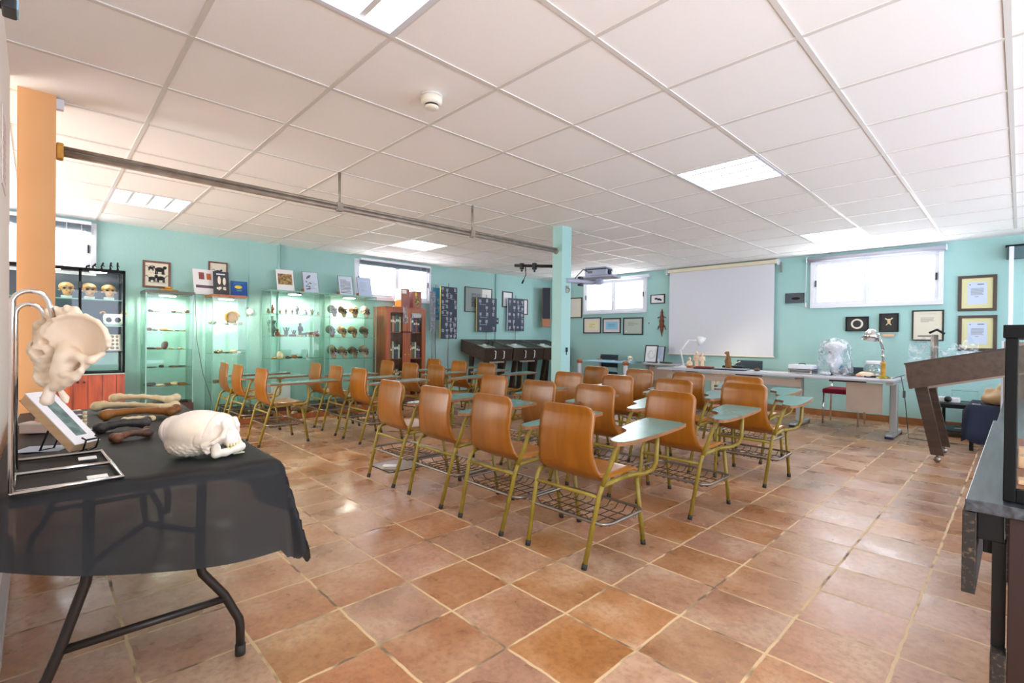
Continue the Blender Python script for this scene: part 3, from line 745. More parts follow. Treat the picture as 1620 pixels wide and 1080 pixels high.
def poly2(x, z, V):
    d = np.full(x.shape, 1e9); sg = np.ones(x.shape)
    n = len(V)
    for i in range(n):
        x0, z0 = V[i]; x1, z1 = V[i-1]; ex, ez = x1-x0, z1-z0; wx, wz = x-x0, z-z0
        t = np.clip((wx*ex+wz*ez)/(ex*ex+ez*ez), 0, 1); d = np.minimum(d, (wx-ex*t)**2+(wz-ez*t)**2)
        c1 = z >= z0; c2 = z < z1; c3 = ex*wz > ez*wx
        sg = np.where((c1&c2&c3)|(~c1&~c2&~c3), -sg, sg)
    return sg*np.sqrt(d)
WP = [(-24,40),(-14,57),(8,64),(32,62),(52,53),(66,40),(75,26),(73,16),(62,9),(54,1),(48,-8),(36,-6),(18,-2),(2,-2),(-12,4),(-24,18)]
def pelvis(p):
    P = p; x, y, z = p[...,0], p[...,1], p[...,2]
    rad = np.sqrt((x-20)**2+(y+62)**2+(z-18)**2); R0 = 80
    sh = np.abs(rad-R0)-2.6
    plate = smax(sh, poly2(x, z, WP), 3)
    yy = lambda a, b: -62+math.sqrt(R0*R0-(a-20)**2-(b-18)**2)
    crest = chain(P, [(a, yy(a,b), b) for a, b in WP[1:9]], [3,3.2,3.4,3.4,3.4,4,3.4,3], 3)
    low = chain(P, [(54,yy(54,1),1),(48,-4,-8),(30,-2,-6),(10,4,0)], [4,5,6,11], 8)
    r = smin(smin(plate, crest, 4), low, 6)
    body = chain(P, [(-4,10,10),(2,4,-8),(-4,2,-28),(-8,4,-47)], [12,14,12,9], 12); r = smin(r, body, 9)
    q = P-np.array((21,-3,-15)); ca, sa = math.cos(.42), math.sin(.42)
    qx = q[...,0]*ca+q[...,2]*sa; qz = (-q[...,0]*sa+q[...,2]*ca)*1.35
    ring = np.sqrt((np.sqrt(qx**2+qz**2)-17)**2+(q[...,1]*.55)**2)-3.6; r = smin(r, ring, 5)
    cup = smax(np.sqrt(qx**2+qz**2+(q[...,1]-2)**2)-19, -(np.sqrt(qx**2+qz**2+(q[...,1]+5)**2)-20), 2); r = smin(r, cup, 3)
    r = smax(r, -ell(P, (22,-10,-15), (12,13,7.5)), 2)
    lowrim = chain(P, [(-13,2,-50),(8,-3,-43),(26,-7,-35),(36,-8,-26)], [8,7,5,4], 5); r = smin(r, lowrim, 6)
    r = smin(r, ell(P, (36,-9,-25), (4,4,4)), 1.5)
    r = smin(r, ell(P, (11,-9,-31), (9,5,5.5)), 3)
    sac = chain(P, [(-10,20,54),(-30,18,32),(-46,16,6),(-50,18,-18)], [14,19,18,9], 10); r = smin(r, sac, 6)
    top = chain(P, [(-36,16,62),(-12,12,68),(8,12,72)], [7,7,6], 4); r = smin(r, top, 6)
    for c in ((-2,8,74),(-20,8,72),(-33,8,68),(14,12,66)): r = smin(r, ell(P, c, (4.5,5,6)), 3)
    far = smax(ell(P, (-54,34,36), (22,12,26)), -ell(P, (-48,18,34), (16,14,20)), 4); r = smin(r, far, 6)
    r = smin(r, chain(P, [(-72,32,30),(-66,28,46),(-48,30,58),(-36,26,56)], [6,7,6,6], 4), 5)
    bowl = smax(ell(P, (-42,22,-36), (23,16,19)), -ell(P, (-40,8,-30), (17,14,13)), 4); r = smin(r, bowl, 4)
    r = smin(r, chain(P, [(-12,8,-46),(-38,20,-54)], [6,5], 4), 4); r = smin(r, chain(P, [(-50,18,-14),(-60,22,-28)], [9,6], 5), 5)
    for c, R_ in (((-30,-4,20),6),((-40,0,2),7),((-22,-2,-12),6),((-52,0,16),5),((-34,2,-16),5)): r = smax(r, -ell(P, c, (R_,12,R_*.8)), 3)
    r = smin(r, cap(P, (-26,6,-54), (-29,4,-73), 7, 9), 4)
    r = smin(r, chain(P, [(-12,10,-60),(-6,10,-70),(-2,8,-76)], [4,5,3], 3), 3)
    n_ = 1.3*np.sin(x*.42+1)*np.sin(z*.39)*np.sin(y*.35+.5)
    return r-n_*np.clip((-14-x)/20, .08, 1)
pm = nets(pelvis, (-84,-42,-88), (86,58,86), 96)
pc = ox(100, 561, -1.91)
k = (pc.x*FW.x+pc.y*FW.y)/FL*1.0
o = tag(pm.xf(Matrix.Scale(k, 4)).build('pelvis_model', M_bone), 'large cream pelvis bone model hanging on the chrome stand', 'bone model')
o.location = pc; o.rotation_euler = (0, 0, YAW)
# ---- big skull lying on the cloth, seen from its right rear; x towards its face
def bigskull(p):
    x, y, z = p[...,0], p[...,1], p[...,2]
    c = ell(p, (0,0,3), (55,44,37)); c = smin(c, ell(p, (-44,4,4), (22,30,26)), 6); c = smin(c, ell(p, (-14,-4,-20), (38,34,21)), 9)
    c = smin(c, ell(p, (34,0,12), (22,33,22)), 8)
    r = smin(c, ell(p, (54,0,-10), (11,21,18)), 6); r = smin(r, ell(p, (61,0,-16), (8,14,9)), 4)
    for s in (-1, 1):
        r = smax(r, -ell(p, (46,34*s,4), (9,11,17)), 3)
        r = smin(r, chain(p, [(22,35*s,-17),(38,35*s,-13),(51,29*s,-3),(54,24*s,9),(50,22*s,20)], [3,3.2,4.6,4,5], 2), 2)
        r = smax(r, -ell(p, (66,11*s,3), (11,9,8)), 2)
        r = smin(r, chain(p, [(24,30*s,-20),(26,29*s,-29)], [8,4.5], 5), 5)
    r = smax(r, -ell(p, (69,0,-6), (7,4,6)), 2)
    g = np.exp(-((np.sqrt((x-46)**2+(y+44)**2+(z+18)**2)-40)/1.3)**2)*(z < 16)+np.exp(-((np.sqrt((x+66)**2+y**2+(z-2)**2)-30)/1.3)**2)+np.exp(-((x-22-.25*z)/1.3)**2)*(z > -4)
    n_ = 1.5*np.sin(x*.55)*np.sin(y*.5)*np.sin(z*.6+1)
    return r + .9*np.clip(g,0,1) - n_*np.clip((-12-z)/8, 0, 1)
def bigjaw(p):
    r = None
    for s in (-1, 1):
        q = chain(p, [(37,27*s,-17),(39,27*s,-34),(52,20*s,-32),(65,9*s,-28),(70,0,-26)], [4.5,6,6.5,6.5,7], 4)
        q = smin(q, ell(p, (40,27*s,-26), (8,3.4,13)), 3)
        r = q if r is None else smin(r, q, 3)
    return r
sp = oz(287, 731, TZ+.006); cpt = sp+FW*.09
kk = (cpt.x*FW.x+cpt.y*FW.y)/FL*.88
sk = thing('skull_model', 'large white plaster skull with yellow teeth lying on the black cloth', 'skull', (cpt.x, cpt.y, TZ+.006+41.5*kk), YAW+.12)
MT = Matrix.Scale(kk, 4)
nets(bigskull, (-72,-50,-48), (82,50,46), 120).xf(MT).build('cranium', M_skull, sk)
nets(bigjaw, (24,-40,-48), (84,40,-4), 60).xf(MT).build('jawbone', M_skull, sk)
for row, z, s in ((0,-20.5,1),(1,-26,-1)):
    for i in range(11):
        a = (i-5)/5*1.2; x = 49+20*math.cos(a); y = 21*math.sin(a)
        MB().ball((x*kk,y*kk,z*kk), (2.3*kk,2.3*kk,3.1*kk), 8, 6).build('tooth', M_teeth, sk)
# ---- light framed specimen panel leaning on a wire easel
p = oz(109, 716, TZ+.012)
t = thing('specimen_tablet', 'thick white framed panel with a grey print leaning on a black wire easel', 'panel', (p.x, p.y, TZ+.009), YAW-.12)
# local: x image-right, y away, z up; slab rises up-left
ang = math.radians(41)
Mx = Matrix.Rotation(ang, 4, 'Y')
def sl(mb): return mb.xf(Matrix.Translation((.0,0,.003)) @ Mx)
sl(MB().rbox(-.25,0,.0,.085,.0,.034,.003)).build('slab', wood_mat('pale wood side', '#d2a87c', '#e2bc94', 'X', 4, .5, 0), t)
sl(MB().rbox(-.251,.001,-.001,.086,.033,.037,.001)).build('white_face', M_white2, t)
sl(MB().box(-.225,-.035,.026,.062,.0371,.0376)).build('print', mat('grey green print', '#7d9490', .5, color2='#4f6664', nscale=30), t)
e = thing('wire_easel', 'black wire easel under the thick white framed panel', 'easel', (p.x, p.y, TZ+.006), YAW-.12)
ez = MB()
for y in (.02, .065):
    ez.tube([(-.21,y,.17),(-.15,y,.118),(.0,y,-.002),(.03,y,.012),(.042,y,.045),(.026,y,.052)], .003, 6)
    ez.tube([(-.1,y,.075),(-.135,y,.0)], .003, 6)
ez.tube([(-.15,.02,.118),(-.15,.065,.118)], .003, 6).tube([(-.135,.02,.002),(-.135,.065,.002)], .003, 6).tube([(.042,.02,.045),(.042,.065,.045)], .003, 6)
ez.build('wire_frame', M_black, e); MB().tube([(-.1,.02,.075),(-.1,.065,.075)], .003, 6).build('back_strut', M_black, e); e['label'] = 'black wire easel under the thick white framed panel'
# ---- loose bones
def longbone(Lm, r, knob, head=True, seed=0, k=.3):
    rg = random.Random(seed); a = Lm/2
    pts = [(-a,0,0),(-a*.5,rg.uniform(-.2,.2)*r,r*.4),(0,0,r*.7),(a*.5,0,r*.4),(a,0,0)]
    def f(p):
        d = chain(p, pts, [r*1.5,r*1.05,r,r*1.05,r*1.5], r)
        for s in (-1, 1): d = smin(d, ell(p, (-a-r*.3,s*knob*.75,-r*.2), (knob,knob*.8,knob*.95)), r)
        if head:
            d = smin(d, cap(p, (a-r*.5,0,0), (a+r*1.2,knob*1.1,r*.6), r*.95, knob*.9), r*.8); d = smin(d, ell(p, (a+r*.3,-knob*.5,0), (knob*.9,knob*.7,knob*.8)), r)
        else:
            d = smin(d, ell(p, (a,0,0), (knob*1.1,knob*.9,knob*.8)), r)
        return d
    m = knob*2.6
    return nets(f, (-a-m,-m,-m), (a+m,m,m), 64)
def bone(label, p0, p1, z, r, knob, m, seed, head=True, flip=False, roll=0):
    a = oz(*p0, z); b = oz(*p1, z)
    if flip: a, b = b, a
    Lm = (b-a).length-2*knob
    o = tag(longbone(Lm, r, knob, head, seed).build('long_bone', m), label, 'bone', 'long bones on the black cloth')
    c = (a+b)/2; o.location = (c.x, c.y, z); o.rotation_euler = (roll, 0, math.atan2(b.y-a.y, b.x-a.x)); return o
bone('cream thigh bone, farthest in the pile of bones', (180,628), (274,632), TZ+.047, .0135, .026, M_cream, 1)
bone('cream thigh bone with broad knob beside the brown bone', (152,641), (272,645), TZ+.043, .0135, .027, M_cream, 2)
bone('brown varnished thigh bone in front of the cream ones', (160,655), (280,650), TZ+.035, .014, .026, M_bbone, 3)
bone('thin pale straight bone between brown bone and blackened bones', (192,664), (246,661), TZ+.018, .008, .013, M_cream, 4, False)
bone('long blackened bone, upper of the dark bones', (150,677), (236,668), TZ+.026, .014, .02, M_dbone, 5)
bone('reddish brown stained bone pointing at the skull', (176,693), (240,683), TZ+.022, .010, .018, M_rbone, 6)
# vertebra column on small foot and labels
c = oz(134, 686, TZ+.006)
t = thing('vertebra_stack', 'small stack of tiny vertebrae standing on the black cloth', 'bone model', c)
vb = MB()
for i in range(6): vb.lathe([(.0,.0),(.008,.002),(.006,.007),(.008,.012),(0,.014)], (0,0,.004+i*.0145), 10).tube([(-.012,.0,.011+i*.0145),(.012,.004,.011+i*.0145)], .002, 5)
vb.build('vertebrae', M_cream, t); MB().rbox(-.014,.014,-.012,.012,-.002,.005,.002).build('foot', M_white2, t)
for (px, py), w, nm, m in (((116,649.5),.03,'farthest of the three white labels behind the panel',M_lbl), ((116.5,657),.03,'middle of the three white labels behind the panel',M_lbl), ((122,665.5),.03,'nearest of the three white labels behind the panel',M_lbl), ((140,679),.036,'white label beside the vertebra stack',M_lbl), ((376.5,716),.018,'pale green label in front of the white skull',M_ygl)):
    c = oz(px, py, TZ+.007)
    t = thing('specimen_label', nm, 'label', c, .15)
    MB().rbox(-w*.5,w*.5,-w,w,-.001,.003,.001).build('card', m, t)
    q = MB()
    for j in range(4): q.box(-w*.3+j*w*.18,-w*.3+j*w*.18+w*.06,-w*.75,w*(.6-.2*(j%2)),.003,.0034)
    q.build('print', M_ink, t)
# small carton and paper under the easel
c = oz(62, 683, TZ+.008)
t = thing('small_box', 'small pale pink box on the cloth below the panel', 'box', (c.x, c.y, TZ+.007), YAW+.2); MB().rbox(-.05,.05,-.03,.03,0,.04,.003).build('carton', mat('pale pink card', '#d8c0b4', .7), t); MB().box(-.051,.051,-.031,.031,.034,.041).build('lid', mat('pale lid', '#e6d4c8', .7), t)
c = oz(66, 673, TZ+.05)
tag(MB().ball((0,0,0), (.016,.014,.011), 12, 8).ball((.012,.004,.003), (.009,.008,.007), 10, 6).build('knuckle_bone', M_flesh), 'small pinkish knuckle bone resting on the pale box', 'bone').location = (t.location.x, t.location.y, TZ+.059)
c = oz(72, 709, TZ+.008)
t = thing('paper_sheet', 'pale blue paper lying under the wire easel', 'paper', (c.x, c.y, TZ+.0075), YAW+.3); MB().box(-.07,.06,-.05,.05,-.001,.0006).build('sheet', M_pale, t)
# ================================================================ black table with glass case, right foreground
t = thing('black_table', 'black wood grain table at the right edge carrying a glass case', 'table', (.3, 1.56, 0))
M_bwood = wood_mat('black ash veneer', '#1b1e22', '#4a5058', 'Y', 4, .28, .1, 16, spec=.6)
M_chip = mat('worn dark chipboard', '#1a1410', .7, color2='#6a5640', nscale=110, contrast=(.52, .8))
def Q(x, y): return (x-.3, y-1.56)
def bx(m, x0, x1, y0, y1, z0, z1): return m.box(x0-.3, x1-.3, y0-1.56, y1-1.56, z0, z1)
bx(MB(), -.085, .75, 1.56, 3.25, .671, .698).build('tabletop', M_bwood, t, bevel=.002)
bx(MB(), -.090, -.066, 1.565, 3.2, .478, .668).build('side_apron', M_chip, t, bevel=.0015)
bx(MB(), -.066, -.02, 1.60, 1.66, .60, .665).box(-.356,-.32,.06,.16,.565,.60).build('corner_block', M_black, t, bevel=.002)
bx(MB(), -.013, .72, 1.575, 1.60, .02, .668).build('front_panel', mat('dark brown laminate', '#2e1f1c', .5, spec=.25), t, bevel=.002)
bx(MB(), -.040, -.016, 1.60, 1.64, .36, .60).build('bracket', M_black, t)
o = bx(MB(), -.040, -.014, 1.57, 1.62, .0, .355).build('leg', M_chip, t, bevel=.002)
bx(MB(), .70, .74, 1.6, 1.66, .0, .668).build('leg', M_chip, t); bx(MB(), -.04, .0, 3.1, 3.15, 0, .668).build('leg', M_chip, t); bx(MB(), .70, .74, 3.1, 3.15, 0, .668).build('leg', M_chip, t)
t2 = thing('black_table', 'second dark low table continuing behind the glass case table', 'table', (.35, 4.0, 0))
MB().box(-.425,.4,-.7,.9,.655,.68).build('tabletop', M_bwood, t2, bevel=.002)
for x in (-.4, .36):
    for y in (-.66, .84): MB().box(x,x+.04,y,y+.04,0,.655).build('leg', M_black, t2)
v = thing('glass_case', 'black framed glass display case standing on the black table', 'display case', (.3, 1.6, .699))
x0, x1, y0, y1, zt = -.324, .35, 0, .9, .405
fr = MB()
for x in (x0, x1-.02):
    for y in (y0, y1-.02): fr.box(x, x+.021, y, y+.021, .0, zt-.03)
fr.box(x0-.004, x1+.004, y0-.004, y1+.004, zt-.03, zt)
fr.box(x0+.021,x1-.02,y0,y0+.018,0,.03).box(x0,x0+.018,y0+.021,y1-.02,0,.012)
fr.build('frame', M_cab, v, bevel=.0015)
MB().box(x0+.021, x1-.02, y0+.008, y0+.012, .03, zt-.03).build('front_pane', M_glass, v)
MB().box(x0+.008, x0+.012, y0+.021, y1-.02, .012, zt-.03).build('side_pane', M_glass, v)
MB().box(x0+.022, x1-.021, y0+.022, y1-.021, .004, .03).build('floor_panel', mat('orange brown base', '#9a5a3a', .6), v)
for i in range(6):
    t = thing('specimen_label', 'small beige card inside the glass case at the right edge, %s from the front' % ORD[i], 'label', (.03+.03*(i % 2), 1.68+.11*i, .73), 0, 'cards inside the glass case')
    MB().rbox(-.03,.03,-.02,.02,0,.012+.01*(i%3),.002).build('card', M_ygl if i % 2 else M_flesh, t)
# ================================================================ small shapes shared by the display cabinets
def skull_fn(p):
    r = smin(ell(p, (-12,0,8), (42,34,27)), ell(p, (18,0,6), (24,27,20)), 8)
    r = smin(r, ell(p, (32,0,-18), (18,22,22)), 7)
    for s in (-1, 1):
        r = smin(r, chain(p, [(40,20*s,-8),(28,30*s,-14),(2,33*s,-12)], [6,4,4], 4), 4)
        r = smax(r, -ell(p, (48,12.5*s,-3), (13,9.5,8.5)), 2)
    r = smin(r, chain(p, [(40,-25,7),(47,-11,9),(46,0,7),(47,11,9),(40,25,7)], [4,5,4,5,4], 3), 4)
    r = smax(r, -ell(p, (52,0,-17), (9,6,7)), 2)
    r = smin(r, ell(p, (36,0,-34), (16,18,10)), 5)
    return r
SKM = nets(skull_fn, (-60,-42,-50), (62,42,50), 40).xf(Matrix.Translation((0,0,0)) @ Matrix.Scale(.00175, 4))
zmin = min(v[2] for v in SKM.v); SKZ = -zmin-.005; M_sock = mat('dark socket', '#33241c', .9); SKM.xf(Matrix.Translation((0,0,-zmin)))
_sk = {}; _last = [None]
def small_skull(label, loc, rz, sc=1, m=None, group=None, teeth=False):
    m = m or SK
    if m.name not in _sk:
        o = SKM.build('skull_cast', m); _sk[m.name] = o; c = o
    else:
        c = _sk[m.name].copy(); COL.objects.link(c)
        for ch in list(c.children): pass
    c.location = loc; c.rotation_euler = (0, 0, rz); c.scale = (sc*.9, sc*.95, sc*(1.3 if m is SK else .95))
    for s_ in (-1, 1):
        if 'sock' not in _sk: _sk['sock'] = e_ = MB().ball((0,0,0), (.005,.012,.0105), 10, 8).build('eye_socket', M_sock)
        else: e_ = _sk['sock'].copy(); COL.objects.link(e_)
        e_.parent = c; e_.location = (.0735, s_*.022, SKZ)
    _last[0] = c
    return tag(c, label, 'skull', group)
def blob(seed, sx, sy, sz):
    rg = random.Random(seed); P = [(rg.uniform(-.6,.6)*sx, rg.uniform(-.6,.6)*sy, rg.uniform(-.2,.3)*sz) for _ in range(4)]
    def f(p):
        d = ell(p, (0,0,0), (sx*.75,sy*.75,sz*.7))
        for q in P: d = smin(d, ell(p, q, (sx*.45,sy*.45,sz*.55)), sx*.12)
        return smax(d, -(p[...,2]+sz*.6), sx*.05)
    mb = nets(f, (-sx*1.5,-sy*1.5,-sz*1.6), (sx*1.5,sy*1.5,sz*1.6), 16); z = min(v[2] for v in mb.v)
    return mb.xf(Matrix.Translation((0,0,-z)))
M_cast = mat('tan skull cast', '#c89c64', .5, color2='#8a5c34', nscale=28, contrast=(.45, .7))
BL = [blob(s, 1, 1, .75) for s in range(6)]
BLm = []
def stone(label, loc, size, m, group, name='stone_fragment', cat='stone', seed=0):
    mb = MB(); b = BL[seed % 6]; mb.v = [(x*size[0], y*size[1], z*size[2]) for x, y, z in b.v]; mb.f = b.f; mb.s = b.s
    o = mb.build(name, m); o.location = loc; return tag(o, label, cat, group)
def figure_fn(kind):
    def f(p):
        if kind == 0:    # seated
            r = smin(ell(p, (0,0,9), (7,6,9)), ell(p, (0,0,24), (5.5,5,6)), 4); r = smin(r, chain(p, [(0,-6,14),(4,-8,6),(8,-3,8)], [2.5,2.5,2], 2), 2)
            r = smin(r, chain(p, [(0,6,14),(4,8,6),(8,3,8)], [2.5,2.5,2], 2), 2); return smin(r, ell(p, (4,0,2), (10,9,3)), 3)
        if kind == 1:    # standing
            r = smin(cap(p, (0,-3,1), (0,-2,16), 2.6, 3.2), cap(p, (0,3,1), (0,2,16), 2.6, 3.2), 2); r = smin(r, ell(p, (0,0,24), (4.5,6.5,10)), 3)
            r = smin(r, ell(p, (0,0,38), (4.5,4.2,5.5)), 2); r = smin(r, cap(p, (0,-7,30), (2,-8,16), 2, 1.8), 2); return smin(r, smin(cap(p, (0,7,30), (3,8,17), 2, 1.8), ell(p, (0,0,0), (7,7,2)), 1), 2)
        if kind == 2:    # bird like, raised arms
            r = smin(ell(p, (0,0,12), (6,7,12)), ell(p, (1,0,30), (4.5,4,5)), 4); r = smin(r, cap(p, (0,6,20), (0,11,32), 2.4, 2), 3); return smin(r, cap(p, (0,-6,20), (0,-11,32), 2.4, 2), 3)
        if kind == 3:    # four legged
            r = cap(p, (0,-10,12), (0,9,13), 5, 6); r = smin(r, ell(p, (0,15,18), (4,6,4.5)), 3)
            for y in (-9, 8):
                for x in (-3, 3): r = smin(r, cap(p, (x,y,10), (x,y,1), 2.4, 2), 2)
            return r
    return f
FM = []
for k_ in range(4):
    mb = nets(figure_fn(k_), (-16,-24,-4), (16,26,48), 34).xf(Matrix.Scale(.0026, 4)); z = min(v[2] for v in mb.v); FM.append(mb.xf(Matrix.Translation((0,0,-z))))
_fg = {}
def figurine(label, loc, kind, sc, rz=0, m=None, group=None):
    m = m or FIG; k = (kind, m.name)
    if k not in _fg: _fg[k] = c = FM[kind].build('figurine', m)
    else: c = _fg[k].copy(); COL.objects.link(c)
    c.location = loc; c.rotation_euler = (0,0,rz); c.scale = (sc,)*3
    return tag(c, label, 'figurine', group)
VF, VBk = -6.80, -7.165        # front and back plane of the cabinets on the left wall
# ================================================================ black cabinet with plank base
yA, yB2 = -.32, .69
t = thing('display_cabinet', 'black glazed display cabinet on a red brown plank base by the orange pillar', 'cabinet', (-6.98, .2, 0))
def bx(m, x0, x1, y0, y1, z0, z1): return m.box(x0+6.98, x1+6.98, y0-.2, y1-.2, z0, z1)
zb, zt = .635, 1.735
f = MB()
for y in (yA, .318-.011, yB2-.022): bx(f, VF-.022, VF, y, y+.022, zb, zt)
for y in (yA, yB2-.022): bx(f, VBk, VBk+.022, y, y+.022, zb, zt)
bx(f, VBk, VF, yA, yB2, zt, zt+.012); bx(f, VF-.02, VF, yA, yB2, zt-.02, zt); bx(f, VF-.02, VF, yA, yB2, zb, zb+.015)
f.build('frame', M_cab, t)
bx(MB(), VBk-.005, VBk, yA, yB2, .9, zt).build('back_panel', M_cabb, t)
bx(MB(), VBk+.02, VF-.02, yA+.022, yB2-.022, zb, zb+.012).build('bottom_shelf', M_cab, t)
for z in (1.425, 1.145): bx(MB(), VBk+.01, VF-.03, yA+.02, yB2-.02, z-.008, z).build('glass_shelf', M_gedge, t)
bx(MB(), VBk+.01, VF-.03, yA+.02, yB2-.02, .855, .87).build('black_shelf', M_cab, t)
bx(MB(), VF-.012, VF-.008, yA+.022, .306, zb+.015, zt-.02).build('glass_door', M_glass, t)
bx(MB(), VF-.012, VF-.008, .329, yB2-.022, zb+.015, zt-.02).build('glass_door', M_glass, t)
bx(MB(), VBk+.022, VF-.022, yB2-.008, yB2-.004, zb, zt).build('side_pane', M_glass, t)
bx(MB(), VF-.004, VF+.012, .300, .336, 1.53, 1.6).build('door_lock', M_dark, t, bevel=.003)
for y in (.10, .47): MB().lathe([(.0,.0),(.07,.0),(.075,.012),(0,.012)]).xf(Matrix.Translation((-6.93+6.98, y-.2, zt-.016))).build('cabinet_lamp', M_led2, t)
bx(MB(), VBk, VF, yA, yB2, 0, zb-.012).build('plank_base', M_redw, t)
bx(MB(), VBk, VF+.006, yA, yB2+.004, zb-.012, zb).build('base_top', mat('pale shelf edge', '#9fb0a8', .4), t)
g = MB()
for k in range(1, 9): bx(g, VF, VF+.0015, yA+.117*k, yA+.117*k+.004, .01, zb-.015)
g.build('plank_joint', M_dark, t)
for y in (.30, .35): MB().ball((VF+6.98+.012, y-.2, .55), .011, 10, 6).build('knob', M_dark, t)
# three hominid skull casts on the upper shelf
for (px, py), nm, sc in (((105,471),'cream skull cast with white base, left of the three in the black cabinet',1.1), ((141,474),'cream skull cast with brown brow, middle of the three in the black cabinet',1.12), ((172,476),'pale skull cast with dark sockets, rightmost of the three in the black cabinet',1.1)):
    p = ox(px, py, -6.93)
    small_skull(nm, (-6.93, p.y, 1.452), .05, sc, M_cast, 'skull casts in the black cabinet')
    o_ = bpy.context.scene.objects[-1] if False else _last[0]; MB().rbox(-.035,.04,-.04,.04,-.0235,.004,.003).build('white_base', M_white2, o_)
p = ox(181, 540, -6.93)
t = thing('white_pot', 'white pot with dark oval marks on the middle shelf of the black cabinet', 'pot', (-6.93, p.y-.01, 1.1452))
MB().lathe([(.06,0),(.085,.03),(.09,.10),(.082,.13),(.075,.128),(.08,.1),(.06,.02),(0,.015)]).build('bowl', M_white2, t)
for a in (-.5, .35): MB().ball((.088*math.cos(a), .088*math.sin(a), .065), (.012,.03,.028), 10, 6).build('oval_mark', M_dark, t)
for s in (-1, 1): MB().tube(arc((0, s*.09, .13), .022, 0, PI, 8, 1, 2), .008, 6).build('handle', M_gold, t)
p = ox(178, 557, -6.86)
t = thing('framed_insects', 'small framed insect collection propped on the lower shelf of the black cabinet', 'picture', (-6.88, p.y, .871), PI2)
TL = Matrix.Rotation(math.radians(-14), 4, 'X')
MB().rbox(-.075,.075,0,.012,0,.19,.003).xf(TL).build('frame', mat('grey silver frame', '#a8a29c', .4), t)
MB().box(-.064,.064,-.001,.0,.012,.178).xf(TL).build('mount', M_paper, t)
q = MB()
for i in range(3):
    for j in range(4): q.ball((-.042+.042*i, -.002, .034+.042*j), (.013+.007*(i==1),.002,.016), 8, 4)
q.xf(TL).build('insects', mat('brown beetles', '#7a5a2c', .5), t)
stone('flat tan bone lying on the lower shelf of the black cabinet', (-6.87, p.y-.21, .8705), (.09,.05,.02), M_cream, None, 'flat_bone', 'bone', 2)
# five black ape to human figures on top
def hom(lean, h):
    def f(p):
        hx, hz = h*.48*math.sin(lean), h*.48*math.cos(lean)
        hip = (0,0,h*.45); sh = (hip[0]+h*.36*math.sin(lean),0,hip[2]+h*.36*math.cos(lean)); hd = (sh[0]+h*.12*math.sin(lean*.9),0,sh[2]+h*.13*math.cos(lean*.7))
        r = chain(p, [hip, sh], [3.6,4.2], 2); r = smin(r, ell(p, hd, (4,3.4,4.2)), 2)
        r = smin(r, chain(p, [hip,(h*.1,2,h*.24),(h*.02,2,0)], [3,2.4,2], 1), 1); r = smin(r, chain(p, [hip,(h*.0,-2,h*.22),(-h*.14,-2,0)], [3,2.4,2], 1), 1)
        return smin(r, chain(p, [sh,(sh[0]+h*.1,3,sh[2]-h*.2),(sh[0]+h*.2,3,sh[2]-h*.34)], [2.2,1.8,1.6], 1), 1)
    return nets(f, (-20,-10,-4), (44,10,56), 40)
for k, (px, ln, h) in enumerate(((138,1.25,26),(148.5,.75,32),(162,.4,38),(176,.18,41),(187.5,.05,43))):
    p = ox(px, 422, -6.95)
    mb = hom(ln, h).xf(Matrix.Rotation(PI2, 4, 'Z') @ Matrix.Scale(.0022, 4)); z = min(v[2] for v in mb.v)
    o = tag(mb.build('ape_figure', M_black), 'small black %s figure on top of the black cabinet, %s from the left' % (['crouching ape','stooping ape','half upright hominid','walking hominid','upright human'][k], ORD[k]), 'figurine', 'black figures on the cabinet top')
    o.location = (-6.95, p.y-.01, zt+.0125-z)
# ================================================================ glass showcases
def showcase(label, y0, y1, zbase, ztop, shelves, top_m, top_t, posts, lamp=True, x1=VF):
    t = thing('glass_showcase', label, 'display case', (-6.98, (y0+y1)/2, 0)); yc = (y0+y1)/2
    def bx(m, x0, x1_, a, b, z0, z1): return m.box(x0+6.98, x1_+6.98, a-yc, b-yc, z0, z1)
    bx(MB(), VBk, x1, y0, y1, ztop-top_t, ztop).build('top_slab', top_m, t, bevel=.002)
    bx(MB(), VBk, x1, y0, y1, 0, zbase).build('base', mat('dark base', '#4a2c24', .5) if 'dark base' not in MATS else MATS['dark base'], t, bevel=.002)
    e = MB(); w = posts
    for x in (VBk, x1-w):
        for y in (y0+.004, y1-w-.004): bx(e, x, x+w, y, y+w, zbase, ztop-top_t)
    e.build('corner_posts', M_gedge, t)
    bx(MB(), x1-.004, x1-.0005, y0+.015, y1-.015, zbase, ztop-top_t).build('front_pane', M_glass, t)
    for y in (y0+.005, y1-.0085): bx(MB(), VBk+.012, x1-.012, y, y+.0035, zbase, ztop-top_t).build('side_pane', M_glass, t)
    for z in shelves:
        s = bx(MB(), VBk+.01, x1-.012, y0+.012, y1-.012, z-.007, z-.001).build('glass_shelf', M_shelf, t)
        bx(MB(), x1-.012, x1-.009, y0+.012, y1-.012, z-.007, z-.001).build('shelf_edge', M_gedge, s)
    if lamp:
        l = MB().lathe([(.0,-.02),(.085,-.02),(.095,-.012),(.095,0),(0,0)]).xf(Matrix.Translation((0.02,0,ztop-top_t-.001))).build('spotlight', M_alu, t)
        MB().lathe([(0,-.0225),(.078,-.0225)]).xf(Matrix.Translation((0.02,0,ztop-top_t-.001))).build('lamp_glass', M_led, l)
    return t
sh1 = [1.314, 1.10, .888, .677, .463]
showcase('tall narrow glass showcase with dark top and five bone shelves, beside the black cabinet', .865, 1.335, .26, 1.56, sh1, mat('dark grey slab', '#5a5e58', .5), .032, .013)
sh2 = [1.19, .833, .473]
showcase('slim glass showcase with orange top and a round ammonite, third cabinet from the pillar', 1.52, 1.905, .05, 1.555, sh2, M_wknob, .028, .008)
sh3 = [1.351, 1.05, .752]
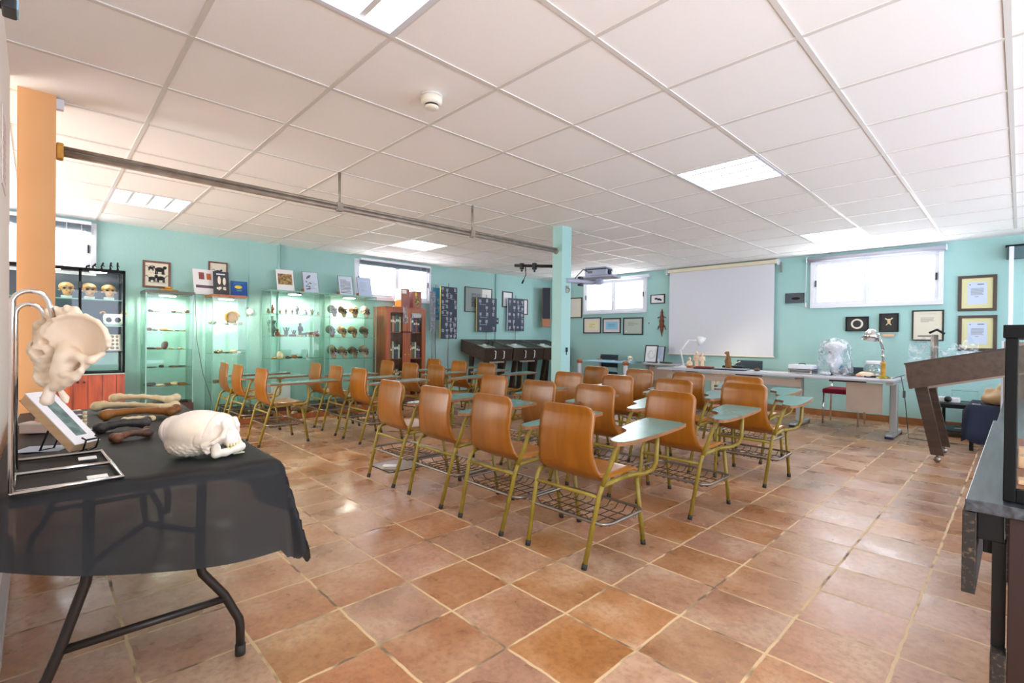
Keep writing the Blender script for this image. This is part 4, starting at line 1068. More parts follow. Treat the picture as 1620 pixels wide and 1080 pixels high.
showcase('wide glass showcase full of small figurines', 2.185, 2.915, .12, 1.662, sh3, M_gedge, .016, .007)
sh4 = [1.34, 1.043, .736]
showcase('wide glass showcase with three rows of skulls beside the bookcase', 2.975, 3.705, .12, 1.662, sh4, M_gedge, .016, .007)
# contents of the two narrow showcases
shelfname = ['top', 'second', 'third', 'fourth', 'fifth']
rg = random.Random(11)
def row(shelf_z, ys, sizes, case, sname, kinds, xx=-6.93):
    for k, (y, s) in enumerate(zip(ys, sizes)):
        m = kinds[k % len(kinds)]
        stone('%s %s on the %s shelf of the %s, %s from the left' % ('flat' if s[2] < .022 else 'upright', 'bone fragment' if m in (M_cream, M_rbone, M_dbone) else 'stone fragment', sname, case, ORD[k]), (xx+rg.uniform(-.02,.06), y, shelf_z-.0005), (s[0]*1.3, s[1]*1.1, s[2]*1.7), m, 'fragments on the %s shelf of the %s' % (sname, case), seed=k+int(shelf_z*10))
c1 = 'dark topped showcase'
row(sh1[0], [.93,.985,1.06,1.15,1.2,1.28], [(.03,.035,.022),(.03,.03,.016),(.02,.035,.008),(.025,.025,.018),(.02,.035,.01),(.03,.03,.024)], c1, 'top', [M_rbone, M_cream, M_cream, M_rbone, M_cream, M_rbone])
row(sh1[1], [.92,.97,1.05,1.11,1.19,1.25], [(.03,.03,.022),(.02,.03,.014),(.035,.05,.02),(.03,.04,.014),(.02,.03,.008),(.02,.03,.008)], c1, 'second', [STN, M_rbone, M_gold, M_cream, STN])
row(sh1[2], [.93,1.0,1.065,1.13,1.21], [(.03,.055,.014),(.03,.04,.016),(.03,.032,.055),(.02,.03,.012),(.025,.04,.012)], c1, 'third', [M_dbone, M_bbone, M_rbone, M_cream, STN])
row(sh1[3], [.93,1.03,1.14,1.22], [(.03,.06,.008),(.02,.032,.018),(.03,.05,.012),(.03,.06,.01)], c1, 'fourth', [M_dbone, M_dbone, M_rbone, M_dbone])
row(sh1[4], [.935,1.02,1.1,1.16,1.23], [(.03,.06,.024),(.03,.05,.014),(.03,.055,.018),(.03,.05,.026),(.03,.06,.018)], c1, 'fifth', [M_dbone, M_cream, STN, M_cream, M_bbone])
stone('large dark bone on the floor of the dark topped showcase', (-6.95, 1.1, .2605), (.06,.10,.06), M_dbone, None, 'dark_bone', 'bone', 3)
stone('black slab on the floor of the dark topped showcase', (-6.9, 1.24, .2605), (.04,.07,.03), M_dbone, None, 'dark_slab', 'stone', 1)
c2 = 'orange topped showcase'
p = ox(367, 497, -6.9)
t = thing('ammonite', 'round ochre ammonite fossil standing on the top shelf of the orange topped showcase', 'fossil', (-6.92, p.y, sh2[0]-.0005))
sp = []
for k in range(90):
    a = k*.21; r = .078*math.exp(-k*.019); sp.append((.0, r*math.cos(a)*1.0, .1+r*math.sin(a)))
rs = [max(.0035, .021*math.exp(-k*.019)) for k in range(90)]
MB().tube(sp, rs, 8).build('spiral', M_gold, t)
MB().lathe([(.07,-.006),(.082,0),(.07,.006)]).xf(Matrix.Translation((-.004,0,.1)) @ Matrix.Rotation(PI2,4,'Y')).build('disc', M_gold, t)
MB().tube([(.03,-.05,.002),(.0,-.04,.06),(-.03,-.05,.002)], .004, 6).tube([(.03,.05,.002),(.0,.04,.06),(-.03,.05,.002)], .004, 6).build('stand', M_dark, t)
stone('grey green egg shaped stone on the top shelf of the orange topped showcase', (-6.93, ox(338,503,-6.9).y, sh2[0]-.0005), (.035,.05,.05), mat('grey green stone', '#9aa694', .6), None, seed=4)
row(sh2[0], [1.70,1.80,1.86], [(.02,.04,.008),(.025,.03,.016),(.02,.03,.02)], c2, 'top', [STN, M_cream, M_cream])
row(sh2[1], [1.585,1.63,1.70,1.78,1.84], [(.03,.03,.02),(.03,.035,.028),(.02,.04,.01),(.03,.05,.024),(.02,.03,.012)], c2, 'second', [M_rbone, STN, STN, M_cream, M_cream])
row(sh2[2], [1.60,1.68], [(.03,.045,.02),(.02,.03,.012)], c2, 'third', [STN, M_cream])
stone('dark green pointed stone at the bottom of the orange topped showcase', (-6.92, 1.66, .0505), (.045,.04,.12), mat('dark green stone', '#2c3a34', .5), None, seed=5)
# figurines in the wide showcase
c3 = 'figurine showcase'
def fig_row(z, items, sname):
    for k, (px, kind, sc) in enumerate(items):
        p = ox(px, 500, -6.9)
        figurine('small %s figurine on the %s shelf of the figurine showcase, %s from the left' % (['seated','standing','bird like','four legged'][kind], sname, ORD[k]), (-6.9, p.y, z-.0008), kind, sc*1.2, rg.uniform(-.3,.3), None, 'figurines on the %s shelf' % sname)
fig_row(sh3[0], [(424,0,.7),(431,1,.85),(443,2,.5),(452.5,1,.62),(462.5,1,.55),(470,1,.95),(483,0,.85),(494,2,.75),(503,0,.55)], 'top')
p = ox(428, 520, -6.9)
t = thing('bronze_vase', 'grey green bronze vase with flared neck at the left end of the figurine showcase', 'vase', (-6.9, p.y+.02, sh3[1]-.0008))
MB().lathe([(.03,0),(.032,.01),(.02,.03),(.045,.07),(.05,.105),(.03,.14),(.02,.165),(.05,.2),(.052,.205),(.022,.215),(.026,.27),(.022,.27),(.0,.2)]).build('body', mat('grey green bronze', '#5a7a70', .5), t)
for s in (-1, 1): MB().tube([(0,s*.02,.165),(0,s*.06,.19),(0,s*.045,.13)], .006, 6).build('handle', MATS['grey green bronze'], t)
fig_row(sh3[1], [(439,0,1.05),(453,2,1.2),(465,2,.85),(475,1,1.35),(482,3,.9),(493,3,1.1),(502,0,.95)], 'second')
row(sh3[1], [2.36,2.50,2.59,2.78], [(.03,.05,.014),(.03,.06,.02),(.03,.05,.014),(.03,.07,.02)], c3, 'second', [STN, M_rbone, STN, M_cream])
row(sh3[2], [2.28,2.335,2.43,2.48,2.54,2.61,2.74], [(.03,.05,.012),(.04,.045,.06),(.02,.03,.022),(.02,.025,.012),(.03,.045,.026),(.03,.04,.016),(.02,.05,.006)], c3, 'third', [M_gold, M_cream, M_rbone, M_rbone, M_bbone, M_dbone, STN])
q = thing('bone_needle', 'thin dark bone needle standing on the third shelf of the figurine showcase', 'tool', (-6.9, 2.70, sh3[2]-.0008)); MB().tube([(0,0,0),(0,.006,.07),(0,-.004,.135)], [.007,.005,.001], 8).build('shaft', M_dbone, q); MB().rbox(-.012,.012,-.012,.012,0,.008,.002).build('foot', M_cream, q)
# twelve fossil skulls
for z, pxs, sname in ((sh4[0], (526,542,559.5,578), 'top'), (sh4[1], (523,541,558,576), 'middle'), (sh4[2], (526,542,559,576), 'lower')):
    for k, px in enumerate(pxs):
        p = ox(px, 500, -6.92)
        small_skull('mottled fossil skull on the %s shelf of the skull showcase, %s from the left' % (sname, ORD[k]), (-6.93, p.y, z-.0008), rg.uniform(-.05,.4), rg.uniform(.92,1.08)*1.02, None, 'fossil skulls on the %s shelf' % sname)
# ================================================================ things on top of the showcases
def leaning(name, label, cat, c, w, h, tilt, m, th=.008, yaw=0, border=None, deco=None):
    """stands on its lower edge at c, facing +X, leaning back"""
    t = thing(name, label, cat, c, PI2+yaw); A = Matrix.Rotation(math.radians(-tilt), 4, 'X')
    MB().rbox(-w/2,w/2,0,th,0,h,.002).xf(A).build('board', border or m, t)
    MB().box(-w/2+(.006 if border else .001),w/2-(.006 if border else .001),-.0012,.0,(.006 if border else .001),h-(.006 if border else .001)).xf(A).build('face', m, t)
    for nm, mb, mm in (deco or []): mb.xf(A).build(nm, mm, t)
    return t, A
def dots(n, w0, w1, h0, h1, r, seed, ry=.0012):
    q = MB(); r2 = random.Random(seed)
    for _ in range(n): q.box(*(lambda x,z,a,b: (x-a,x+a,-.0012-ry*.5,-.0012,z-b,z+b))(r2.uniform(w0,w1), r2.uniform(h0,h1), r*r2.uniform(.5,1.4), r*r2.uniform(.4,1.2)))
    return q
def lines(w0, w1, h0, h1, n, seed, y=-.0012, th=.45):
    q = MB(); r2 = random.Random(seed); st = (h1-h0)/n
    for k in range(n): q.box(w0, w1-(w1-w0)*r2.choice([0,0,.05,.1,.4]), y-.0006, y, h0+k*st, h0+k*st+st*th)
    return q
T1 = 1.5605
p = ox(265, 456, -6.95)
stone('ochre starfish shaped rock on top of the dark topped showcase', (-6.95, p.y, T1), (.07,.12,.03), M_gold, None, 'rock', 'rock', 0)
stone('pointed ochre rock on top of the first showcase, in the middle of the larger rock', (-6.94, p.y+.005, T1+.03), (.035,.045,.03), M_gold, None, 'rock', 'rock', 3)
T2 = 1.5555
p = ox(327, 460, -6.93)
t, A = leaning('book', 'white book with red brown pictures leaning on the orange topped showcase', 'book', (-6.95, p.y-.005, T2), .24, .32, 14, M_white2, .012, .12, None,
   [('picture', MB().box(-.06,.0,-.0022,-.0012,.19,.28), mat('red brown print', '#8a5048', .6)), ('picture', MB().box(.025,.075,-.0022,-.0012,.19,.27), mat('orange print', '#b86a3c', .6)), ('band', MB().box(-.1,.1,-.0022,-.0012,.08,.115), mat('violet print', '#6a5468', .6))])
p = ox(350, 462, -6.9)
t, A = leaning('book', 'black book with pale fossil pictures leaning in front of the white book', 'book', (-6.88, p.y, T2), .17, .30, 12, mat('charcoal cover', '#3c3e44', .5), .012, -.05, None,
   [('picture', MB().ball((-.02,-.0012,.185), (.018,.002,.055), 10, 6).ball((.035,-.0012,.175), (.017,.002,.05), 10, 6), M_paper), ('picture', dots(7, -.04, .05, .07, .1, .012, 4), M_paper), ('title', MB().box(-.05,.045,-.0022,-.0012,.255,.272), M_pale)])
p = ox(379, 466, -6.9)
t, A = leaning('book', 'blue book with yellow picture standing at the right end of the orange topped showcase', 'book', (-6.9, p.y, T2), .19, .19, 8, mat('royal blue cover', '#1c4c9a', .4), .014, 0, None,
   [('picture', MB().ball((-.01,-.0012,.115), (.045,.002,.022), 12, 6), M_ylw), ('picture', MB().ball((.0,-.0012,.07), (.035,.002,.013), 12, 6), M_lam), ('title', lines(-.06,.07,.15,.175,2,5), M_cyan)])
T3 = 1.6625
cards = (((433,457,398),'white card with a photo of brown skulls leaning on the figurine showcase',(220,400),(35,222)),)
def card(label, cx0, cx1, ytop, ybot, deco, m=M_pale, border=M_ink, stand=True):
    a = ox(cx0, ybot, -6.9); b = ox(cx1, ybot, -6.9); w = (b.y-a.y)*.97; h = ox((cx0+cx1)/2, ytop, -6.98).z-T3
    t, A = leaning('info_card', label, 'card', (-6.9, (a.y+b.y)/2, T3), w, h*1.03, 16, m, .006, -.06, border, deco(w, h))
    if stand: MB().rbox(-w/2-.015,-w/2+.006,-.01,.05,0,.05,.004).build('wooden_foot', M_wknob, t)
c3x = lambda x: 400+x/6
c3y = lambda y: 420+y/6
card('white card with a brown skull photograph on the figurine showcase', c3x(232), c3x(398), c3y(38), c3y(218), lambda w,h: [('photo', MB().box(-w*.42,w*.4,-.0022,-.0012,h*.3,h*.82), mat('brown skull photo', '#5a4a34', .5, color2='#c0a068', nscale=40))], M_white2, M_white2, False)
card('black edged card with small drawings in rows on the figurine showcase', c3x(482), c3x(632), c3y(60), c3y(243), lambda w,h: [('drawings', dots(16,-w*.35,w*.0,h*.15,h*.85,.011,3), M_ink), ('print', lines(w*.02,w*.38,h*.2,h*.6,6,3,th=.15), M_ink)])
card('black edged card with dense handwriting on the skull showcase', c3x(822), c3x(958), c3y(98), c3y(270), lambda w,h: [('print', lines(-w*.38,w*.36,h*.12,h*.85,10,8,th=.4), M_ink)])
card('pale blue card with few lines at the right end of the skull showcase', c3x(1003), c3x(1138), c3y(112), c3y(285), lambda w,h: [('print', lines(-w*.3,w*.1,h*.3,h*.8,6,9,th=.12), M_ink)], mat('blue grey paper', '#b4c4e0', .7))
# small hanging toy spider under the first slab
p = ox(474, 464, -6.78)
t = thing('toy_spider', 'small dark toy hanging from the top of the figurine showcase', 'toy', (-6.785, p.y, p.z)); MB().ball((0,0,0), (.008,.016,.014), 10, 6).build('body', M_dark, t)
q = MB()
for s in (-1,1):
    for k in range(3): q.tube([(0,s*.01,.002),(0.004,s*.028,.012-k*.012),(0,s*.034,-.008-k*.01)], .002, 5)
q.build('leg', M_dark, t); MB().tube([(0,0,.01),(0,0,T3-p.z)], .0012, 5).build('thread', M_dark, t)
# wall clock / thermostat by the slim showcase
p = ox(396, 493, XL+.05)
t = thing('thermostat', 'round white thermostat on a grey bracket beside the slim showcase', 'thermostat', (XL+.001, p.y, p.z))
MB().rbox(0,.02,-.055,.05,-.06,.06,.006).build('bracket', M_steel, t)
MB().lathe([(0,.03),(.042,.03),(.045,.022),(.045,0),(0,0)]).xf(Matrix.Translation((.02,0,0)) @ Matrix.Rotation(PI2,4,'Y')).build('dial', M_white2, t)
MB().box(.0505,.0515,-.003,.003,-.0,.03).build('pointer', M_ink, t)
# power lead hanging between the two narrow showcases
q = [(-6.80,1.34,1.56),(-6.79,1.36,1.0),(-6.78,1.42,.6),(-6.77,1.5,.32),(-6.76,1.54,.06),(-6.73,1.5,.012)]
tag(MB().tube(q, .004, 6).build('power_lead', M_cable), 'dark cable sagging between the two narrow showcases', 'cable')
# bric-a-brac on the floor in front of the showcases
def tray(label, x0, x1, y0, y1, n, seed):
    t = thing('wooden_tray', label, 'tray', ((x0+x1)/2, (y0+y1)/2, 0), 0); a, b = abs(x1-x0)/2, (y1-y0)/2
    MB().box(-a,a,-b,b,.0,.012).build('bottom', M_bbone, t); f = MB().box(-a,a,-b,-b+.015,.012,.07).box(-a,a,b-.015,b,.012,.07).box(-a,-a+.015,-b+.015,b-.015,.012,.07).box(a-.015,a,-b+.015,b-.015,.012,.07); f.build('rim', M_wknob, t)
    r2 = random.Random(seed)
    for k in range(n):
        i, j = k % 3, k//3
        stone('%s fragment in the %s, %s' % (r2.choice(['pale','mottled','brown']), label.split(' full')[0], ORD[k]), (t.location.x-a*.6+a*.6*i, t.location.y-b*.65+b*.45*j, .0125), (r2.uniform(.03,.045),r2.uniform(.04,.06),r2.uniform(.03,.06)), r2.choice([M_cream, STN, M_rbone, STN]), 'fragments in the '+label.split(' full')[0], 'fossil_fragment', 'fossil', k)
tray('wooden floor tray full of fossils below the slim showcase', -6.72, -6.38, 1.55, 2.05, 9, 1)
tray('wooden floor tray full of fossils below the figurine showcase', -6.72, -6.38, 2.2, 2.8, 10, 2)
tray('wooden floor tray full of fossils below the skull showcase', -6.72, -6.40, 2.95, 3.6, 10, 3)
stone('heap of dried brown roots below the figurine showcase', (-6.58, 2.48, .075), (.10,.16,.10), mat('dry roots', '#a08868', .8, color2='#6a5440', nscale=40, bump=.6), None, 'root_heap', 'roots', 2)
stone('dark shaggy clump below the skull showcase', (-6.58, 2.90, .0), (.10,.08,.14), mat('dark moss', '#3a4238', .8, color2='#22261f', nscale=40, bump=.6), None, 'moss_clump', 'clump', 4)
# white board lying low inside the figurine showcase
tag(MB().rbox(-7.1,-7.09,2.2,2.55,.125,.42,.003).build('white_tile', M_white2), 'plain white panel standing at the bottom of the figurine showcase', 'panel')
for k, (y, z0, z1, m) in enumerate(((3.60,.125,.5,M_cream),)):
    t = thing('plaster_column', 'small cream plaster column inside the skull showcase by the bookcase', 'column', (-6.9, y, .125)); MB().lathe([(.05,0),(.05,.03),(.036,.04),(.034,.33),(.044,.345),(.05,.36),(.05,.385)]).build('shaft', m, t); MB().rbox(-.055,.055,-.055,.055,.384,.4,.003).build('capital', m, t)
# ================================================================ bookcase
by0, by1, bxf, bz = 3.85, 4.565, -6.775, 1.53
t = thing('bookcase', 'mahogany bookcase with two glazed doors beside the skull showcase', 'bookcase', (-6.97, (by0+by1)/2, 0)); yc = (by0+by1)/2
def bx(m, x0, x1, y0, y1, z0, z1): return m.box(x0+6.97, x1+6.97, y0-yc, y1-yc, z0, z1)
c = MB(); bx(c, VBk, bxf, by0, by0+.02, 0, bz-.02); bx(c, VBk, bxf, by1-.02, by1, 0, bz-.02); bx(c, VBk, bxf+.01, by0-.01, by1+.01, bz-.02, bz); bx(c, VBk, VBk+.01, by0+.02, by1-.02, 0, bz-.02); bx(c, VBk, bxf, by0+.02, by1-.02, .0, .06)
c.build('carcass', M_mahog, t)
shz = [.72, 1.14, .34]
for z in shz: bx(MB(), VBk+.01, bxf-.03, by0+.02, by1-.02, z-.018, z).build('shelf', M_mahog, t)
for k, (a, b) in enumerate(((by0+.003, yc-.001), (yc+.001, by1-.003))):
    d = MB(); s = .068
    bx(d, bxf, bxf+.02, a, a+s, .06, bz-.022); bx(d, bxf, bxf+.02, b-s, b, .06, bz-.022); bx(d, bxf, bxf+.02, a+s, b-s, .06, .14); bx(d, bxf, bxf+.02, a+s, b-s, bz-.09, bz-.022)
    o = d.build('door', M_mahog, t)
    bx(MB(), bxf+.006, bxf+.010, a+s, b-s, .14, bz-.09).build('door_pane', M_glass, o)
    yk = b-.03 if k == 0 else a+.03
    MB().ball((bxf+6.97+.028, yk-yc, .78), .011, 10, 6).build('knob', M_gold, o)
bx(MB(), bxf+.02, bxf+.028, yc-.1, yc+.1, 1.13, 1.145).build('black_strap', M_black, t)
bk = random.Random(5); nb = 0
for z, lev in ((1.14,'top shelf'), (.72,'second shelf'), (.34,'third shelf')):
    for side, (a, b) in (('left', (by0+.085, yc-.075)), ('right', (yc+.075, by1-.085))):
        y = a; k = 0
        while y < b-.03 and k < 11:
            w = bk.uniform(.022, .042); h = bk.uniform(.19, .27)
            o = thing('book', '%s book behind the %s bookcase door on the %s, %s from the left' % (bk.choice(['upright','slim','standing']), side, lev, ORD[k]), 'book', (bxf-.11, y+w/2, z+.0005), 0, 'books on the %s of the bookcase, %s door' % (lev, side))
            MB().rbox(-.085,.085,-w/2+.0008,w/2-.0008,0,h,.003).build('cover', BOOK, o)
            MB().box(.0852,.0858,-w/2+.004,w/2-.004,h*.6,h*.75).build('spine_label', M_paper, o)
            y += w; k += 1
# on the bookcase
p = ox(619, 470, -6.9)
t = thing('photo_box', 'tall purple brown box with a pale label on top of the bookcase', 'box', (-6.92, ox(640,470,-6.87).y-.01, bz+.0005))
MB().rbox(-.09,.09,-.075,.075,0,.30,.003).build('carton', mat('plum box', '#8a5a5c', .5, color2='#a06a58', nscale=4), t); MB().box(.0905,.0912,-.06,.02,.22,.28).build('label', M_lbl, t); MB().box(-.088,.088,-.0762,-.0755,.0,.12).build('orange_side', mat('orange card', '#e09030', .5), t); MB().box(-.088,.088,-.0762,-.0755,.12,.298).build('pale_side', M_paper, t)
t = thing('photo_box', 'box with a dark and golden figure picture, right on top of the bookcase', 'box', (-6.90, ox(658,470,-6.87).y-.0, bz+.0005))
MB().rbox(-.08,.08,-.08,.075,0,.27,.003).build('carton', mat('rust box', '#9a6058', .5), t); MB().ball((.08,-.005,.11), (.003,.045,.09), 12, 8).build('figure_print', mat('dark figure print', '#2c2a24', .5, color2='#b0a050', nscale=25), t); MB().ball((.08,-.03,.22), (.003,.02,.035), 10, 6).build('gold_print', M_ylw, t)
p = ox(623, 475, -6.8)
t = thing('chrome_lamp', 'small chrome four armed stand on the left of the bookcase top', 'ornament', (-6.84, ox(624,470,-6.84).y, bz+.0005))
q = MB().tube([(0,0,0),(0,0,.22)], .006, 8); 
for s in (-1,1):
    for z in (.1, .22): q.tube([(0,0,z-.02),(0,s*.03,z),(0,s*.03,z+.03)], .005, 6).ball((0,s*.03,z+.035), .011, 8, 6)
q.build('arms', M_chrome, t); MB().lathe([(.03,0),(.03,.006),(.008,.012)]).build('base', M_chrome, t)
tag(MB().sheet(lambda u,v: (bxf+.032-.05*max(0, v-.88)/.12*(.3), 4.165+.03*math.sin(u*9)*(.3+.7*(1-v))+.07*(u-.5), 1.536-.26*(1-v)**1.2 if v < 1 else 1.536), 14, 10, .002).build('plastic_bag', M_bag), 'pale plastic bag hanging over the top of the bookcase doors', 'bag')
# ================================================================ photo boards and pictures on the left wall
def wall_left_thing(name, label, cat, px0, py0, px1, py1, x=XL, group=None):
    a = ox(px0, py0, x); b = ox(px1, py1, x); return a, b
def picture(name, label, c, rz, w, h, fw, fm, mount=None, mw=0, paper=M_paper, pw=0, deco=None, depth=.02, cat='picture'):
    """c centre on the wall; local x right, z up, front towards -y. fw frame width, mw mount width"""
    t = thing(name, label, cat, c, rz); a, b = w/2, h/2
    f = MB().box(-a,a,-depth,-.001,-b,-b+fw).box(-a,a,-depth,-.001,b-fw,b).box(-a,-a+fw,-depth,-.001,-b+fw,b-fw).box(a-fw,a,-depth,-.001,-b+fw,b-fw)
    f.build('frame', fm, t, bevel=.002)
    a2, b2 = a-fw, b-fw
    MB().box(-a2,a2,-depth*.5,-.001,-b2,b2).build('mount' if mount else 'paper', mount or paper, t)
    if mount: MB().box(-a2+mw,a2-mw,-depth*.5-.0008,-depth*.5,-b2+mw,b2-mw).build('paper', paper, t)
    y = -depth*.5-.0008
    for nm, fn, mm in (deco or []):
        fn(a2-mw, b2-mw, y).build(nm, mm, t)
    return t
def wall_pic(plane, px, label, deco=None, fw=.018, fm=M_frame, mount=None, mw=0, paper=M_paper, depth=.02, cat='picture', name='framed_picture'):
    """px = (left x, right x, top y at left, bottom y at left, top y at right, bottom y at right)"""
    l, r, tl, bl, tr, br = px
    if plane == 'left': A = [ox(l,tl,XL+depth), ox(l,bl,XL+depth), ox(r,tr,XL+depth), ox(r,br,XL+depth)]; u0, u1 = A[0].y, A[2].y
    else: A = [oy(l,tl,YB-depth), oy(l,bl,YB-depth), oy(r,tr,YB-depth), oy(r,br,YB-depth)]; u0, u1 = A[0].x, A[2].x
    z1 = (A[0].z+A[2].z)/2; z0 = (A[1].z+A[3].z)/2; m = (u0+u1)/2
    c = (XL, m, (z0+z1)/2) if plane == 'left' else (m, YB, (z0+z1)/2)
    return picture(name, label, c, PI2 if plane == 'left' else 0, u1-u0, z1-z0, fw, fm, mount, mw, paper, 0, deco, depth, cat)
def D_lines(x0, x1, z0, z1, n, seed, th=.4): return lambda a, b, y: lines(x0*a, x1*a, z0*b, z1*b, n, seed, y, th)
def monkey(a, b, y, cx, cz, s, fl=1):
    q = MB()
    q.ball((cx,y,cz), (.034*s,.002,.02*s), 10, 6).ball((cx+fl*.036*s,y,cz+.018*s), (.014*s,.002,.014*s), 10, 6)
    for dx in (-.026,-.016,.016,.026): q.tube([(cx+dx*s,y,cz-.005*s),(cx+dx*1.15*s,y-.0005,cz-.04*s)], .005*s, 5)
    q.tube([(cx-fl*.03*s,y,cz+.006*s),(cx-fl*.05*s,y,cz+.03*s),(cx-fl*.07*s,y,cz+.02*s)], .003*s, 5)
    return q
def D_monkeys(a, b, y):
    q = MB()
    for cx, cz, s, fl in ((-.5,.55,.7,1),(.25,.45,1.25,1),(-.4,-.35,.9,1),(.35,-.3,1.1,-1)):
        m = monkey(a,b,y,cx*a,cz*b,s*a/.075*.75,fl); q.add(m.v, m.f, True)
    q.box(-.6*a,.8*a,y-.0005,y,-.72*b,-.70*b).box(-.6*a,.75*a,y-.0005,y,.1*b,.12*b)
    return q
wall_pic('left', (226,270,411,454,415,456.5), 'brown framed print of four monkeys above the dark topped showcase', [('print', D_monkeys, M_inkd)], .022, M_brown)
wall_pic('left', (330,360.5,412.5,452,416,455), 'brown framed monkey print partly hidden behind the white book', [('print', lambda a,b,y: monkey(a,b,y,.0,.25*b,1.0), M_inkd)], .018, M_brown)
wall_pic('left', (736,779,453.5,493,456.5,495), 'large grey framed picture with a dark centre photo behind the middle photo board', [('photo', lambda a,b,y: MB().box(-.55*a,.15*a,y-.0006,y,-.62*b,.55*b), mat('dark photo', '#4c545c', .4, color2='#7c868c', nscale=30)), ('paper_note', lambda a,b,y: MB().box(.25*a,.95*a,y-.004,y,.25*b,.95*b), M_lbl)], .012, M_frame, paper=mat('grey green mount', '#8e9c98', .5))
wall_pic('left', (795.5,811.5,460,485.5,462,487), 'small black framed white certificate behind the right photo board, left one', None, .022, M_frame, paper=M_white2)
wall_pic('left', (822,835.5,472,497,474,498.5), 'small brown framed certificate behind the right photo board, right one', None, .022, M_brown, paper=M_white2)
# photo boards on thin poles
M_photo = mat('pale photo prints', '#b8bcc4', .5, color2='#5c6470', nscale=60)
def board(label, pxl, pxr, tl, bl, tr, br, x, seed, edge, pole, layout, floor_z=0, m=M_board):
    A = [ox(pxl,tl,x), ox(pxl,bl,x), ox(pxr,tr,x), ox(pxr,br,x)]
    y0, y1 = A[0].y, A[2].y; z1 = (A[0].z+A[2].z)/2; z0 = (A[1].z+A[3].z)/2
    t = thing('photo_board', label, 'display board', (x, (y0+y1)/2, 0), PI2); w, h = y1-y0, z1-z0
    MB().rbox(-w/2,w/2,-.0,.008,z0,z1,.002).build('panel', m, t)
    if edge:
        e = MB(); cs = edge
        MB().box(-w/2-.012,-w/2,-.001,.009,z0,z1).build('coloured_edge', edge, t)
    r2 = random.Random(seed); q = MB(); ln = MB()
    nx, nz, pw, ph = layout
    for i in range(nx):
        for j in range(nz):
            if r2.random() < .2: continue
            cx = -w/2+w*(i+.5)/nx+r2.uniform(-.01,.01); cz = z0+h*(j+.5)/nz+r2.uniform(-.012,.012)
            a_, b_ = pw*r2.uniform(.75,1.1)/2, ph*r2.uniform(.75,1.15)/2
            q.box(cx-a_,cx+a_,-.0022,-.0004,cz-b_,cz+b_)
            if r2.random() < .6: ln.box(cx-.0025,cx+.0025,-.0012,-.0002,cz-h/nz*.6,cz)
            if r2.random() < .4: ln.box(cx,cx+w/nx*.9,-.0012,-.0002,cz-h/nz*.5-.002,cz-h/nz*.5+.002)
    q.build('photos', M_photo, t); ln.build('connecting_lines', M_pale, t)
    if pole: MB().tube([(0,.014,.0),(0,.014,z1+.06)], .0065, 8).build('pole', M_steel, t); MB().lathe([(.045,0),(.045,.008),(.02,.016)], (0,.014,0)).build('pole_foot', M_steel, t)
    return t
board('tall slate photo board with small pictures, left of the display cases', 697.5, 723.5, 452, 535.5, 455.5, 536.5, -6.93, 1, M_ylw, True, (4, 9, .05, .055))
board('slate photo board on a pole with a family tree of portraits, middle of the three', 754.5, 786, 469.5, 523.5, 472.5, 525.5, -7.135, 2, M_ylw, True, (3, 5, .055, .06))
board('slate photo board on a pole with white map at top, rightmost of the three', 803.5, 829.5, 471, 523, 473, 523.5, -7.135, 3, M_pale, True, (4, 5, .055, .055))
board('narrow grey board with tiny white pictures beside the bookcase', 680.5, 689.5, 460, 522.5, 462, 523, -6.98, 4, None, True, (2, 8, .03, .035), m=mat('mid grey board', '#7c8490', .6))
t = board('cyan and grey poster board behind the tall slate board', 684.5, 696, 454.5, 506, 455.5, 507, -7.14, 5, None, True, (2, 4, .06, .05), m=M_cyan)
p = ox(786.5, 507.5, XL+.03)
t = thing('wall_socket', 'dark socket box with a white dot on the left wall by the middle photo board', 'socket', (XL+.001, p.y, p.z), PI2)
MB().rbox(-.04,.04,-.03,0,-.06,.06,.004).build('box', M_dark, t); MB().lathe([(0,.033),(.018,.033),(.018,.03)], n=14).xf(Matrix.Rotation(PI2,4,'X')).build('dot', M_white2, t)
